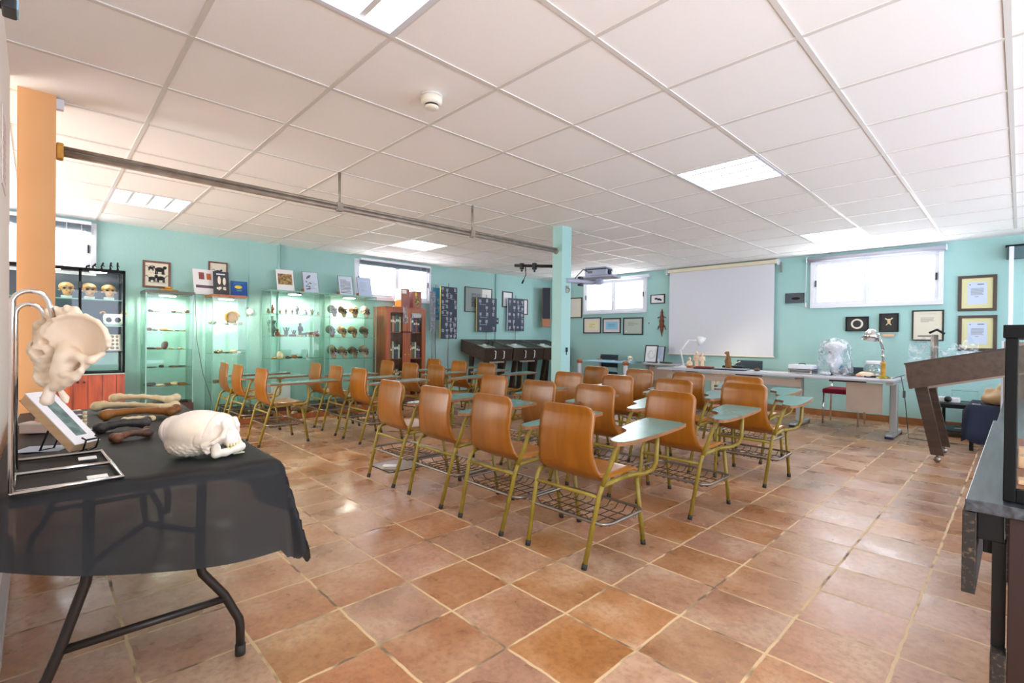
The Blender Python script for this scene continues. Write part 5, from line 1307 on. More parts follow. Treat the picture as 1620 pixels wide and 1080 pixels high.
# ================================================================ sloping glazed display cases on legs
def desk_case(label, c, rz, w, dp=.66):
    """local: front (low) face towards -y, width along x"""
    t = thing('sloping_display_case', label, 'display case', c, rz)
    a = w/2; yf, yb = 0, dp; zf0, zf1, zb0, zb1 = .645, .862, .645+.2576*dp, .862+.2318*dp; th = .02
    def side(x0, x1): return [(x0,yf+.03,zf0),(x1,yf+.03,zf0),(x1,yb,zb0),(x0,yb,zb0),(x0,yf,zf1),(x1,yf,zf1),(x1,yb,zb1),(x0,yb,zb1)]
    m = MB().hexa(side(-a,-a+th)); m.build('side_panel', M_casex, t); MB().hexa(side(a-th,a)).build('side_panel', M_casex, t)
    MB().hexa([(-a+th,yf+.03,zf0),(a-th,yf+.03,zf0),(a-th,yf+.05,zf0),(-a+th,yf+.05,zf0),(-a+th,yf,zf1),(a-th,yf,zf1),(a-th,yf+.02,zf1),(-a+th,yf+.02,zf1)]).build('front_panel', M_case, t)
    MB().box(-a+th,a-th,yb-.02,yb,zb0,zb1).build('back_panel', M_case, t)
    MB().hexa([(-a+th,yf+.05,zf0+.11),(a-th,yf+.05,zf0+.11),(a-th,yb-.02,zb0+.10),(-a+th,yb-.02,zb0+.10),(-a+th,yf+.05,zf0+.125),(a-th,yf+.05,zf0+.125),(a-th,yb-.02,zb0+.115),(-a+th,yb-.02,zb0+.115)]).build('tray_floor', mat('grey green lining', '#e8ece6', .8) if 'grey green lining' not in MATS else MATS['grey green lining'], t)
    sl = (zb1-zf1)/(yb-yf); g = lambda y: zf1+sl*(y-yf)
    def rail(x0,x1,y0,y1,dz0,dz1): return [(x0,y0,g(y0)+dz0),(x1,y0,g(y0)+dz0),(x1,y1,g(y1)+dz0),(x0,y1,g(y1)+dz0),(x0,y0,g(y0)+dz1),(x1,y0,g(y0)+dz1),(x1,y1,g(y1)+dz1),(x0,y1,g(y1)+dz1)]
    f = MB(); rw = .038
    for R_ in ((-a-.004,a+.004,yf-.008,yf+rw),(-a-.004,a+.004,yb-rw,yb+.004),(-a-.004,-a+rw,yf+rw,yb-rw),(a-rw,a+.004,yf+rw,yb-rw)): f.hexa(rail(*R_, .0, .014))
    f.build('lid_frame', M_case, t)
    MB().hexa(rail(-a+rw,a-rw,yf+rw,yb-rw,.006,.010)).build('lid_glass', M_lid, t)
    for s in (-1, 1):
        MB().tube([(s*w*.15,yf-.004,.83),(s*w*.15-.0,yf-.03,.82),(s*w*.15,yf-.02,.70),(s*w*.15,yf+.012,.69)], .009, 8).build('handle', M_alu, t)
    MB().hexa([(-a*.5,.04,zf0-.028),(a*.5,.04,zf0-.028),(a*.5,yb-.02,zb0-.028),(-a*.5,yb-.02,zb0-.028),(-a*.5,.06,zf0),(a*.5,.06,zf0),(a*.5,yb-.02,zb0),(-a*.5,yb-.02,zb0)]).build('under_rail', M_deskp, t)
    for s in (-1, 1):
        for y0, y1 in ((.10, .22), (dp-.16, dp-.10)):
            x = s*(a-.13); zt_ = zf0+(zb0-zf0)*(y0-.03)/(yb-.03)
            o = MB().hexa([(x-.022,y1-.045,.065),(x+.022,y1-.045,.065),(x+.022,y1+.045,.065),(x-.022,y1+.045,.065),(x-.022,y0-.045,zt_-.01),(x+.022,y0-.045,zt_-.01),(x+.022,y0+.045,zt_+.005),(x-.022,y0+.045,zt_+.005)]).build('leg', M_case, t)
            MB().lathe([(0,-.011),(.026,-.011),(.026,.011),(0,.011)], n=14).xf(Matrix.Translation((x,y1,.0265)) @ Matrix.Rotation(PI2,4,'Y')).tube([(x,y1,.05),(x,y1,.07)], .009, 8).build('caster', M_steel, o)
    return t
case_pos = [(5.57, 6.26, 'left'), (6.285, 7.10, 'middle'), (7.12, 7.9, 'right')]
for k, (a, b, nm) in enumerate(case_pos):
    yc = (a+b)/2
    desk_case('dark sloping glass topped case on legs, %s of three along the left wall' % nm, (-6.45, yc, 0), PI2, b-a-.01)
    for i in range(4):
        fx = -6.58-.13*i; z = .862+.232*(i*.13+.13) - .11
        stone('pale plaster cast inside the %s display case, %s from the front' % (nm, ORD[i]), (fx, yc+(.1 if i % 2 else -.14), .782+.253*(abs(fx+6.45)-.05)), (.055,.06,.05), [M_white2, M_cream, M_bone, M_white2][i], 'casts in the %s display case' % nm, 'plaster_cast', 'cast', i+k)
desk_case('dark sloping display case on castered legs by the right hand tables', (-.72, 6.02, 0), -PI2, .80, 1.0)
# loudspeaker in the corner
p = ox(864, 487, -6.98)
sp = oy(864.5, 486, 7.72)
t = thing('loudspeaker', 'tall loudspeaker with black grille and orange wood foot hung in the left back corner', 'loudspeaker', (sp.x, 7.72, sp.z), math.radians(47))
hh = (oy(864,454,7.72).z-oy(864,516,7.72).z)/2
MB().rbox(-.085,.085,0,.16,-hh,hh,.004).build('cabinet', M_wknob, t)
MB().rbox(-.08,.08,-.014,.001,-hh*.58,hh-.004,.004).build('grille', mat('grille cloth', '#2a3038', .8), t)
MB().box(-.02,.02,.16,.262,-.05,.05).build('wall_bracket', M_black, t)
# ================================================================ black rail with clamps and the projector on its bracket
p = oz(846, 421.5, 2.06)
a = ox(815, 421, -4.35); b = Vector((-3.70, 4.28, a.z))
t = thing('clamp_rail', 'black rail with clamps and a dangling plug on the left of the green column', 'rail', (a.x, a.y, a.z))
e = ox(877, 420.5, -3.70)-Vector(a); e.y = 4.28-a.y; e.x = -3.70-a.x
MB().tube([(0,0,.01),tuple(e)], .018, 10).build('bar', M_black, t)
for k, (u, s) in enumerate(((.17,.95),(.48,1.0))):
    c = Vector(e)*u; MB().rbox(c.x-.022*s,c.x+.022*s,c.y-.022*s,c.y+.022*s,c.z-.04*s,c.z+.04*s,.006).build('clamp', M_dark, t)
    MB().ball((c.x,c.y,c.z-.055*s), .014, 10, 6).build('clamp_knob', M_dark, t)
c = Vector(e)*.26
MB().tube([(c.x,c.y,c.z),(c.x+.01,c.y,c.z-.1),(c.x-.03,c.y,c.z-.17)], .005, 6).tube([(c.x-.03,c.y,c.z-.165),(c.x-.055,c.y,c.z-.205)], .011, 8).build('plug_lead', M_black, t)
t = thing('projector', 'silver grey video projector on a bracket right of the green column', 'projector', (0,0,0), YAW-.55)
D_ = 6.05
def dep(px, py, d): r = ray(px, py); return EYEV + r*(d/(r.x*FW.x+r.y*FW.y))
pc = dep(947, 437.2, D_)
t.location = pc
M_proj = mat('grey violet plastic', '#a8aec4', .4)
MB().rbox(-.14,.14,-.105,.105,.0,.105,.008).build('body', M_proj, t)
MB().rbox(-.142,.142,-.107,.107,.07,.088,.004).build('top_band', mat('dark grey vent', '#3a3e48', .5), t)
MB().rbox(-.10,-.04,-.109,-.104,.03,.055,.003).build('side_vent', M_ink, t)
MB().lathe([(0,.0),(.03,.0),(.034,.02),(.028,.02),(.02,.006)], n=16).xf(Matrix.Translation((.14,-.03,.045)) @ Matrix.Rotation(PI2,4,'Y')).build('lens', M_dark, t)
sb = thing('projector_bracket', 'grey steel arm and shelf carrying the projector from the green column', 'bracket', (pc.x, pc.y, pc.z-.001), YAW-.55)
MB().rbox(-.20,.24,-.13,.13,-.022,-.001,.004).build('shelf', M_proj, sb)
MB().rbox(-.03,.03,-.03,.03,-.10,-.022,.006).build('knee', M_proj, sb)
sb_in = Matrix.Rotation(-(YAW-.55), 4, 'Z')
q0 = sb_in @ (Vector((-3.56, 4.28, dep(903,443,5.5).z)) - Vector((pc.x,pc.y,pc.z-.001)))
MB().tube([tuple(q0), (-.1,0,-.065), (.05,0,-.065)], .03, 10).build('arm', M_proj, sb)
u = q0.lerp(Vector((-.1,0,-.065)), .55); MB().rbox(u.x-.02,u.x+.02,u.y-.045,u.y+.045,u.z-.055,u.z+.055,.006).build('clamp', M_dark, sb)
MB().tube([(q0.x*.75,q0.y*.75,q0.z+.04),(q0.x*.5,q0.y*.5,.05),(-.13,0,.06)], .006, 6).build('cable', M_cable, sb)
sw = thing('wall_hook', 'small grey hook fitting on the right side of the green column', 'hook', (-3.56, 4.29, dep(903.5,457,5.5).z)); MB().rbox(0,.012,-.02,.02,-.04,.04,.003).build('plate', M_steel, sw); MB().tube([(.01,0,.02),(.04,0,.0),(.03,0,-.03)], .006, 6).build('hook', M_steel, sw)
sw = thing('cable_clip', 'tiny black clip low on the right side of the green column', 'clip', (-3.56, 4.29, dep(901,553,5.5).z)); MB().rbox(0,.016,-.012,.012,-.025,.025,.003).build('clip', M_black, sw); MB().tube([(.01,0,-.02),(.01,0,-.06)], .003, 6).build('lead', M_black, sw)
# ================================================================ pictures on the back wall
seal = lambda x, z, r: (lambda a, b, y: MB().ball((x*a, y, z*b), (r,.003,r), 12, 6))
wall_pic('back', (886,920.5,470.5,503,472,503), 'black framed pale certificate half hidden behind the green column', [('print', D_lines(-.5,.6,-.2,.7,8,2,.3), M_pale)], .018, M_frame, paper=M_paper)
wall_pic('back', (922.8,950.6,502,527.2,502,527), 'black framed certificate with yellow sheet, leftmost below the left back window', [('print', D_lines(-.5,.5,-.5,.5,5,3,.3), M_gold)], .022, M_frame, mat('rosy mount', '#e4d8d4', .8), .05, mat('pale yellow sheet', '#e6dfb8', .8))
wall_pic('back', (953.4,981.8,503,527,503,526.8), 'black framed certificate with light blue sheet, middle of three below the left back window', [('print', D_lines(-.6,.6,-.2,.6,4,4,.3), M_cyan)], .022, M_frame, mat('grey rose mount', '#d8d0d4', .8), .05, M_bluet)
wall_pic('back', (985.5,1017.3,502,529.5,501.8,529.6), 'black framed greenish certificate with white seal, right of three below the left back window', [('print', D_lines(-.6,.6,.1,.6,4,5,.25), M_ink), ('seal', seal(-.75,-.7,.016), M_white2)], .024, M_frame, paper=mat('grey green sheet', '#b8c0b4', .7))
wall_pic('back', (1029,1051.5,466,480.5,464.8,479.8), 'small black framed picture of two dark birds above the lizard', [('print', lambda a,b,y: MB().ball((-.25*a,y,.1*b),(.035,.002,.018),10,6).ball((.2*a,y,-.1*b),(.04,.002,.02),10,6).ball((.5*a,y,-.3*b),(.02,.002,.016),10,6), M_inkd)], .016, M_frame, paper=M_white2)
t = wall_pic('back', (1242.5,1272,464,479.8,463,478.8), 'dark grey plaque with an animal outline right of the screen', [('relief', lambda a,b,y: MB().ball((.1*a,y,-.1*b),(.06,.004,.02),12,6), M_black)], .004, mat('dark slate', '#4a525a', .5), paper=MATS['dark slate'])
wall_pic('back', (1337.5,1374,501,524,500.3,523.6), 'black shallow case holding a white ring below the right back window', [('ring', lambda a,b,y: MB().tube([(.06*math.cos(i*PI/10), y-.004, .06*math.sin(i*PI/10)) for i in range(20)], .012, 8, closed=True), M_paper), ('print', lambda a,b,y: MB().box(.3*a,.6*a,y-.001,y,-.2*b,.05*b), M_ink)], .012, M_black, paper=M_dark, depth=.04)
t = wall_pic('back', (1390.8,1421.6,495.8,525,495,524.5), 'black shallow case with a small pale winged figure beside the ring case', [('winged_figure', lambda a,b,y: MB().ball((0,y-.002,.15*b),(.018,.004,.035),10,6).tube([(0,y,.25*b),(-.04,y,.5*b)], .008, 6).tube([(0,y,.25*b),(.04,y,.55*b)], .008, 6).tube([(-.0,y,-.0*b),(-.03,y,-.3*b)], .007, 6).tube([(0,y,0),(.025,y,-.3*b)], .007, 6), M_cream)], .012, M_black, paper=M_dark, depth=.04)
MB().box(-.06,.06,-.045,-.03,-.185,-.15).build('tan_label', M_flesh, t)
wall_pic('back', (1442.8,1493.8,490.8,538.8,489.5,539.3), 'black framed cream certificate left of the two stacked brown frames', [('print', D_lines(-.5,.45,.25,.6,5,6,.3), M_ink), ('signature', D_lines(-.7,.65,-.78,-.7,1,7,.8), M_inkd), ('print', D_lines(-.6,.6,.82,.84,1,8,.5), M_ink)], .017, M_frame, paper=mat('cream sheet', '#dad6c2', .7))
for z, nm in (((436.5,492.5,433.8,491.2), 'upper'), ((499,555,498,555.3), 'lower')):
    tl, bl, tr, br = z
    wall_pic('back', (1516,1578,tl,bl,tr,br), 'brown framed letter on a pale yellow mount, %s of the stacked pair' % nm, [('print', D_lines(-.65,.65,-.15,.5,9,3+len(nm),.35), M_ink), ('logo', D_lines(.0,.7,.78,.86,1,7,.8), M_inkd), ('logo', D_lines(-.8,-.66,.76,.84,1,7,.8), M_inkd), ('signature', D_lines(-.25,.15,-.35,-.25,2,7,.4), M_ink)], .034, mat('umber frame', '#4a3c34', .4) if 'umber frame' not in MATS else MATS['umber frame'], M_yell, .05, M_pale)
# lizard
def croc(p):
    r = chain(p, [(0,0,66),(0,0,50),(0,0,30),(0,0,4),(0,0,-18),(0,0,-44),(0,0,-78)], [3,6,8,12.5,12,7,1.5], 5)
    for s in (-1, 1):
        r = smin(r, chain(p, [(s*7,0,26),(s*19,-1,24),(s*25,-2,20)], [3.5,2.6,2], 2), 3); r = smin(r, chain(p, [(s*9,0,-16),(s*18,-1,-24),(s*20,-1,-34),(s*25,-2,-40)], [4,3.2,2.6,2], 2), 3)
    return smax(smin(r, ell(p, (0,-5,46), (4,4,9)), 3), p[...,1]-2, 2)
a = oy(1049.5, 487, YB-.03); b = oy(1048, 533, YB-.03); k = (a.z-b.z)/150
o = tag(nets(croc, (-32,-16,-84), (32,8,74), 56).xf(Matrix.Scale(k, 4)).build('stuffed_lizard', M_croc), 'brown stuffed crocodile like lizard hanging left of the screen', 'lizard'); o.location = (oy(1047.5, 510, YB).x, YB-.0005-2.0*k, b.z+78*k)
p = oy(1027, 511, YB); t = thing('light_switch', 'tiny grey round switch under the bird picture', 'switch', (p.x, YB, p.z)); MB().lathe([(.014,0),(.014,.01),(.01,.014),(0,.014)], n=14).xf(Matrix.Rotation(PI2,4,'X')).build('knob', M_steel, t); MB().lathe([(.02,0),(.02,.003),(0,.003)], n=14).xf(Matrix.Rotation(PI2,4,'X')).build('plate', M_alu, t)
# projection screen
tl = oy(1059.5, 432, YB-.07); tr = oy(1226, 416.5, YB-.07); bl = oy(1058, 557, YB-.07); br = oy(1223, 565, YB-.07)
x0, x1 = (tl.x+bl.x)/2, (tr.x+br.x)/2; zb = (bl.z+br.z)/2; ztp = H-.075
t = thing('projection_screen', 'large white pull down projection screen on the back wall', 'screen', ((x0+x1)/2, YB-.07, 0)); w = (x1-x0)/2
MB().box(-w,w,-.001,.001,zb,ztp).build('screen_cloth', mat('screen cloth', '#dcdfe6', .85), t)
MB().rbox(-w-.03,w+.05,-.04,.05,ztp-.005,ztp+.055,.01).build('roller_case', mat('cream roller case', '#e6dfc4', .5), t)
MB().rbox(-w-.02,w+.02,-.008,.008,zb-.022,zb,.004).build('bottom_bar', M_paper, t)
for s in (-1, 1): MB().rbox(s*(w+.05)-.012,s*(w+.05)+.012,-.03,.0695,ztp-.03,ztp+.06,.004).build('end_bracket', M_alu, t)
MB().rbox(w+.07,w+.09,.03,.05,ztp-.14,ztp+.02,.004).build('crank_rod', M_steel, t)
# ================================================================ radiator, desks
DZ = .648
def desk(label, x0, x1, y0, y1, panel, zp, legs, th=.026, top=M_desk, z=DZ):
    xc, yc = (x0+x1)/2, (y0+y1)/2
    t = thing('office_desk', label, 'desk', (xc, yc, 0)); a, b = (x1-x0)/2, (y1-y0)/2
    MB().rbox(-a,a,-b,b,z-th,z,.005).build('desk_top', top, t)
    if panel: MB().box(panel[0]-xc,panel[1]-xc,-b+.10,-b+.118,zp[0],zp[1]).build('modesty_panel', M_deskp, t)
    for lx in legs:
        o = MB().rbox(lx-xc-.035,lx-xc+.035,-.05+.0,.05,.05,z-th-.02,.01).build('leg', M_deskl, t)
        MB().rbox(lx-xc-.035,lx-xc+.035,-b+.08,b-.06,.008,.052,.01).build('foot_bar', M_deskl, o)
        for y in (-b+.08, b-.10): MB().rbox(lx-xc-.038,lx-xc+.038,y-.004,y+.04,.0,.03,.006).build('foot_cap', M_navy, o)
        MB().rbox(lx-xc-.03,lx-xc+.03,-b+.05,b-.05,z-th-.03,z-th,.004).build('top_arm', M_deskl, o)
    return t
YD0, YD1 = 6.62, 7.36
fr_ = oz(1407.5, 601.5, DZ); 
desk('long grey desk with beige rail in front of the projection screen', oz(1057,580,DZ).x, -1.80, YD0, YD1, (oz(1057,580,DZ).x+.12, -1.86), (.50, .60), (-3.35, -1.945))
desk('grey desk with large beige front panel at the right end', -1.795, oz(1432,597,DZ).x, YD0-.02, YD1-.02, (oy(1339,620,YD0+.1).x, -1.05), (.27, .60), (-.985,))
rd = thing('radiator', 'cream panel radiator on the back wall behind the long desk', 'radiator', (-3.2, YB-.06, 0))
for k in range(9): MB().rbox(-.36+k*.08,-.285+k*.08,-.045,.045,.12,.62,.012).build('section', M_rad, rd)
MB().tube([(-.36,0,.16),(.36,0,.16)], .016, 8).tube([(-.36,0,.58),(.36,0,.58)], .016, 8).tube([(.38,.0,.16),(.40,0,0)], .012, 8).build('pipe', M_rad, rd)
for s in (-.3,.3): MB().box(s-.01,s+.01,.044,.058,.3,.5).build('bracket', M_alu, rd)
# left hand glass-blue counter and small grey desk behind it
t = thing('blue_counter', 'light blue table with orange wood capped white posts at the left of the back wall', 'table', (-5.05, 7.45, 0))
MB().rbox(-.55,.56,-.33,.30,.652,.672,.005).build('blue_top', M_bluet, t)
for x, y in ((-.535,-.33),(.44,-.33),(-.535,.27),(.5,.27)):
    o = MB().rbox(x-.028,x+.028,y-.028,y+.028,.0,.64,.008).build('post', M_alu, t)
    MB().lathe([(.03,.62),(.05,.635),(.055,.665),(.045,.69),(.0,.695)], (x,y,0), 14).build('post_cap', M_wknob, o)
desk('small grey desk with raised monitor frame between blue table and long desk', -4.52, -3.86, 7.42, 8.0, (-4.4,-3.98), (.38,.60), (-4.46,-3.92), z=.662)
# office chairs behind the desks
def office_chair(label, c, rz, seatm, back=(.21,.2), group=None, zs=.42, zb=.54, tall=.22):
    t = thing('office_chair', label, 'chair', c, rz)
    MB().rbox(-.2,.2,-.2,.2,zs-.035,zs+.03,.025,3).build('seat', seatm, t)
    MB().sheet(lambda u,v: ((2*u-1)*.2*(1-.06*v), -.2-.03*v+.05*(2*u-1)**2, zb+tall*v), 12, 6, .02).build('backrest', M_fab, t)
    for s in (-1, 1):
        MB().tube([(s*.19,-.19,.006),(s*.185,-.19,zs),(s*.17,-.205,zb+.08)], .011, 8).build('leg', M_chrome, t)
        MB().tube([(s*.19,.18,.006),(s*.185,.175,zs-.02)], .011, 8).build('leg', M_chrome, t)
    MB().tube([(-.185,.175,zs-.03),(-.185,-.19,zs-.03)], .009, 8).tube([(.185,.175,zs-.03),(.185,-.19,zs-.03)], .009, 8).build('seat_frame', M_chrome, t)
    return t
p = oy(968, 566, 7.9)
office_chair('black office chair behind the blue table', (p.x, 7.62, 0), PI, M_fab, tall=.24, zb=.53)
p = oy(1183, 575, 7.8)
office_chair('black backed chair behind the long desk below the screen', (p.x, 7.62, 0), PI-.1, M_fab, tall=.26, zb=.50)
p = oy(1352, 580, 7.8)
office_chair('maroon seated chair with dark back behind the right desk', (oy(1332,618,7.4).x, 7.5, 0), PI, M_maroon, tall=.20, zb=.53, zs=.43)
# ================================================================ things on the desks
def dz(px, py): q = oy(px, py, 6.95); return Vector((q.x, 6.92, DZ))
def arm_lamp(label, c, rz, pts, r0, headc, m, base=None, head_dir=(.7,0,-.7), hs=1):
    t = thing('desk_lamp', label, 'lamp', c, rz)
    MB().lathe([(.0,.0),(.07,0),(.07,.015),(.02,.03),(.014,.05)]).build('base', base or m, t)
    for i in range(len(pts)-1):
        s = Vector((0,.010,0))
        MB().tube([Vector(pts[i])+s, Vector(pts[i+1])+s], .008, 8).tube([Vector(pts[i])-s, Vector(pts[i+1])-s], .008, 8).build('arm', m, t)
        MB().ball(pts[i+1], .016, 10, 8).build('joint', m, t)
    d = Vector(head_dir).normalized(); M_ = Matrix.Translation(headc) @ d.to_track_quat('Z','Y').to_matrix().to_4x4()
    MB().lathe([(.018*hs,-.05*hs),(.03*hs,-.045*hs),(.05*hs,-.01*hs),(.072*hs,.045*hs),(.069*hs,.045*hs),(.045*hs,-.005*hs),(.0,-.03*hs)]).xf(M_).build('lamp_shade', m, t)
    MB().ball((0,0,0), .026*hs, 12, 8).xf(M_).build('bulb', M_led if hs > 1 and 'white' in label else M_paper, t)
    return t
# lamp 1, white; local x = image right
c = dz(1078, 575.5); s = 6.75/777*1.02
def im(px, py, c0): return ((px-c0[0])*s, 0, (c0[1]-py)*s)
c0 = (1079, 574)
arm_lamp('white jointed desk lamp in front of the screen', (c.x, c.y+.1, DZ), YAW, [(0,0,.03), im(1073.5,546,c0), im(1086.5,528,c0), im(1099,527.5,c0)], .006, im(1106,526.5,c0), mat('white lacquer', '#e8eaec', .3), head_dir=(.75,-.1,-.65), hs=1.1)
c = dz(1407, 593); c0 = (1407.5, 590)
t = arm_lamp('chrome desk lamp with yellow clamp at the right end of the desks', (c.x-.06, c.y+.05, DZ), YAW, [(0,0,.05), im(1407,570,c0), im(1406.5,553,c0), im(1401,533.5,c0)], .006, im(1391,534,c0), M_chrome, mat('yellow black clamp', '#c8b414', .5, color2='#2a2a20', nscale=22), head_dir=(-.25,-.1,-.95), hs=1.25)
MB().lathe([(.022,0),(.024,.02),(.02,.16),(.03,.165),(.03,.18),(.018,.185)]).build('lower_tube', M_gold, t)
# figurine group, tray
def gfig(label, px, py, kind, sc, m, rz=0):
    c = dz(px, py); figurine(label, (c.x, c.y+.12, DZ+.0005), kind, sc, rz, m)
M_fskin = mat('cream and red figure', '#e8d0b0', .5, color2='#b87858', nscale=40, contrast=(.5,.75))
tt = thing('wooden_board', 'brown wooden stand carrying the three anatomy statuettes', 'stand', (dz(1098,576).x, dz(1098,576).y+.12, DZ)); MB().rbox(-.2,.2,-.05,.05,0,.02,.004).build('plate', M_wknob, tt); MB().rbox(-.06,.06,-.054,-.05,.004,.016,.001).build('plaque', M_gold, tt)
def gfig2(label, px, kind, sc, rz=0):
    p = oy(px, 570, tt.location.y); figurine(label, (p.x, tt.location.y, DZ+.0205), kind, sc, rz, M_fskin, 'anatomy statuettes')
gfig2('crouching cream and red anatomy statuette, leftmost of three by the white lamp', 1091, 0, 1.7, -1.2)
gfig2('taller cream anatomy statuette with outstretched arm, middle of three by the white lamp', 1102, 1, 1.95, -1.6)
gfig2('striding cream anatomy statuette, rightmost of three by the white lamp', 1111, 1, 1.75, -.9)
c = dz(1114, 580); t = thing('tray', 'dark red tray on the long desk in front of the statuettes', 'tray', (c.x+.02, c.y+.03, DZ), .05); MB().rbox(-.14,.12,-.1,.1,0,.018,.005).build('tray', M_dark, t); MB().rbox(-.12,.1,-.08,.08,.017,.035,.008).build('red_lining', M_red, t)
def meer(p):
    r = chain(p, [(0,0,4),(0,0,18),(1,0,34),(2,0,50)], [9,10,8,5], 5); r = smin(r, ell(p, (5,0,56), (8,5.5,6)), 3); r = smin(r, ell(p, (12,0,55), (4,2.4,2.4)), 2)
    for s in (-1, 1): r = smin(r, chain(p, [(3,s*7,36),(9,s*6,28),(10,s*3,22)], [2.6,2,1.6], 1), 2); r = smin(r, chain(p, [(2,s*5,6),(6,s*6,1),(12,s*6,1)], [3.5,2.4,1.8], 2), 2); r = smin(r, ell(p, (2,s*5,60), (2,1.6,2.2)), 1)
    return smin(r, chain(p, [(-7,0,6),(-14,0,3),(-22,4,2)], [3,2.2,1.2], 2), 3)
c = dz(1148, 577); mb = nets(meer, (-28,-14,-3), (20,14,68), 44); z = min(v[2] for v in mb.v)
o = tag(mb.xf(Matrix.Scale(.0040, 4) @ Matrix.Translation((0,0,-z))).build('meerkat_figure', M_fur), 'brown upright meerkat on the long desk in front of the screen', 'animal figure'); o.location = (c.x, c.y+.12, DZ+.0005); o.rotation_euler = (0,0,-2.2)
c = dz(1157, 581); t = thing('laptop', 'closed dark laptop on the long desk in front of the meerkat', 'laptop', (c.x, c.y+.06, DZ), .03); MB().rbox(-.22,.2,-.11,.11,0,.014,.004).build('base', M_dark, t); MB().rbox(-.22,.2,-.11,.11,.0145,.024,.004).build('lid', mat('blue grey lid', '#8fa0ac', .35), t)
c = dz(1160, 572); t = thing('black_case', 'low black instrument on the long desk behind the laptop', 'instrument', (oy(1160,572,7.2).x, 7.2, DZ)); MB().rbox(-.14,.14,-.05,.05,0,.05,.01).build('body', M_black, t); MB().tube([(.02,0,.05),(.06,0,.10),(.1,0,.12)], .008, 8).build('arm', M_chrome, t)
c = dz(1196, 581); stone('small brown and golden skull like object on the long desk below the dark chair', (c.x, c.y+.08, DZ+.0005), (.05,.04,.045), M_rbone, None, 'small_object', 'ornament', 3)
for k, (px, py, w, d, m, lb) in enumerate(((1212,586,.12,.07,M_bluet,'light blue paper on the long desk'),(1236,583,.16,.09,M_paper,'cream sheets lying on the long desk beside the aluminium case'),(1074,579,.10,.05,M_white2,'white papers under the white desk lamp'),(1185,581,.05,.03,M_white2,'little white card beside the golden object on the long desk'))):
    c = dz(px, py); t = thing('papers', lb, 'paper', (c.x, c.y+.08, DZ), .1*k)
    MB().box(-w,w,-d,d,.0005,.004).build('sheet', m, t); MB().box(-w*.9,w*.8,-d*.8,d*.9,.0042,.0065).xf(Matrix.Rotation(.12,4,'Z')).build('sheet', M_lbl, t)
c = dz(1268, 588); t = thing('aluminium_case', 'small aluminium carrying case on the right desk', 'case', (c.x, c.y+.12, DZ+.0005), -.12)
MB().rbox(-.15,.13,-.1,.1,0,.055,.008).build('lower_shell', M_chrome, t); MB().rbox(-.15,.13,-.1,.1,.06,.115,.008).build('lid', M_alu, t); MB().box(-.148,.128,-.098,.098,.055,.06).build('seam', M_dark, t); MB().box(-.13,.11,-.1012,-.1,.015,.045).build('side_panel', M_ink, t); MB().tube([(-.05,-.02,.115),(-.04,-.02,.13),(.02,-.02,.13),(.03,-.02,.115)], .006, 6).build('handle', M_dark, t)
# plastic wrapped torso model
c = dz(1314, 590); tw = thing('torso_model', 'white torso shaped model standing on the right desk inside the plastic bag', 'model', (c.x, c.y+.2, DZ+.0005), .4)
MB().lathe([(.10,0),(.10,.02),(.03,.03)]).build('foot', M_dark, tw)
MB().lathe([(.03,.02),(.05,.08),(.085,.16),(.075,.21),(.06,.25),(.09,.30),(.115,.34),(.10,.385),(.04,.41),(.0,.412)], n=18).build('torso', M_white2, tw)
for k in range(5): MB().ball((.07*math.cos(k*1.3), .07*math.sin(k*1.3), .1+.06*k), (.02,.02,.025), 8, 6).build('organ', M_ink if k % 2 else M_cyan, tw)
rb = random.Random(2)
tag(MB().sheet(lambda u,v: ((lambda a, r: (c.x+r*math.cos(a), c.y+.2+r*math.sin(a), DZ+.002+.46*v))(2*PI*u, (.19-.05*v+.012*math.sin(u*50+v*9)+.01*math.sin(u*23-v*17))*(1 if v < .85 else max(.12, 1-((v-.85)/.15)**2*.9)))), 64, 18).build('plastic_bag', M_bag), 'clear plastic bag over the torso model on the right desk', 'bag')
c = dz(1376, 590); t = thing('glass_jar', 'wide glass jar with white lid on the right desk', 'jar', (c.x, c.y+.22, DZ+.0005))
MB().lathe([(.085,0),(.095,.02),(.10,.09),(.085,.135),(.065,.15),(.062,.15),(.08,.13),(.094,.09),(.09,.022),(0,.01)]).build('jar', M_jar, t); MB().lathe([(.068,.150),(.072,.152),(.072,.19),(.0,.192)]).build('lid', M_white2, t); MB().lathe([(0,.012),(.085,.012),(.09,.07),(.0,.075)]).build('contents', mat('pale green contents', '#c8d8b8', .5), t)
for k, (px, py, nm, s_, m) in enumerate(((1359,592,'flesh coloured plastic block on the right desk',(.055,.04,.045),M_flesh),(1371,594,'cream jumbled bone model on the right desk in front of the jar',(.10,.06,.065),M_bone),(1387,593,'white small bottle group beside the jar on the right desk',(.03,.03,.05),M_white2))):
    c = dz(px, py); stone(nm, (c.x, c.y+.07, DZ+.0005), s_, m, None, ['plastic_block','bone_model','small_bottles'][k], 'model', k)
c = dz(1306, 592); stone('tangle of white parts in front of the plastic bag on the right desk', (c.x, c.y+.06, DZ+.0005), (.07,.035,.045), M_white2, None, 'white_parts', 'model', 1)
c = dz(1400, 596); t = thing('power_strip', 'black power strip by the chrome lamp', 'power strip', (c.x-.1, c.y+.06, DZ), .1); MB().rbox(-.1,.1,-.02,.02,0,.025,.005).build('body', M_dark, t); MB().rbox(.02,.10,-.08,-.03,0,.012,.003).build('plug', M_lbl, t)
c = dz(1335, 591); q = MB(); 
for k in range(4): q.tube([(c.x-.12+.03*k,c.y+.10,DZ+.006),(c.x+.03,c.y+.05+.03*k,DZ+.006+.012*k),(c.x+.14,c.y+.16-.02*k,DZ+.006),(c.x+.26,c.y+.12,DZ+.006)], .005, 6)
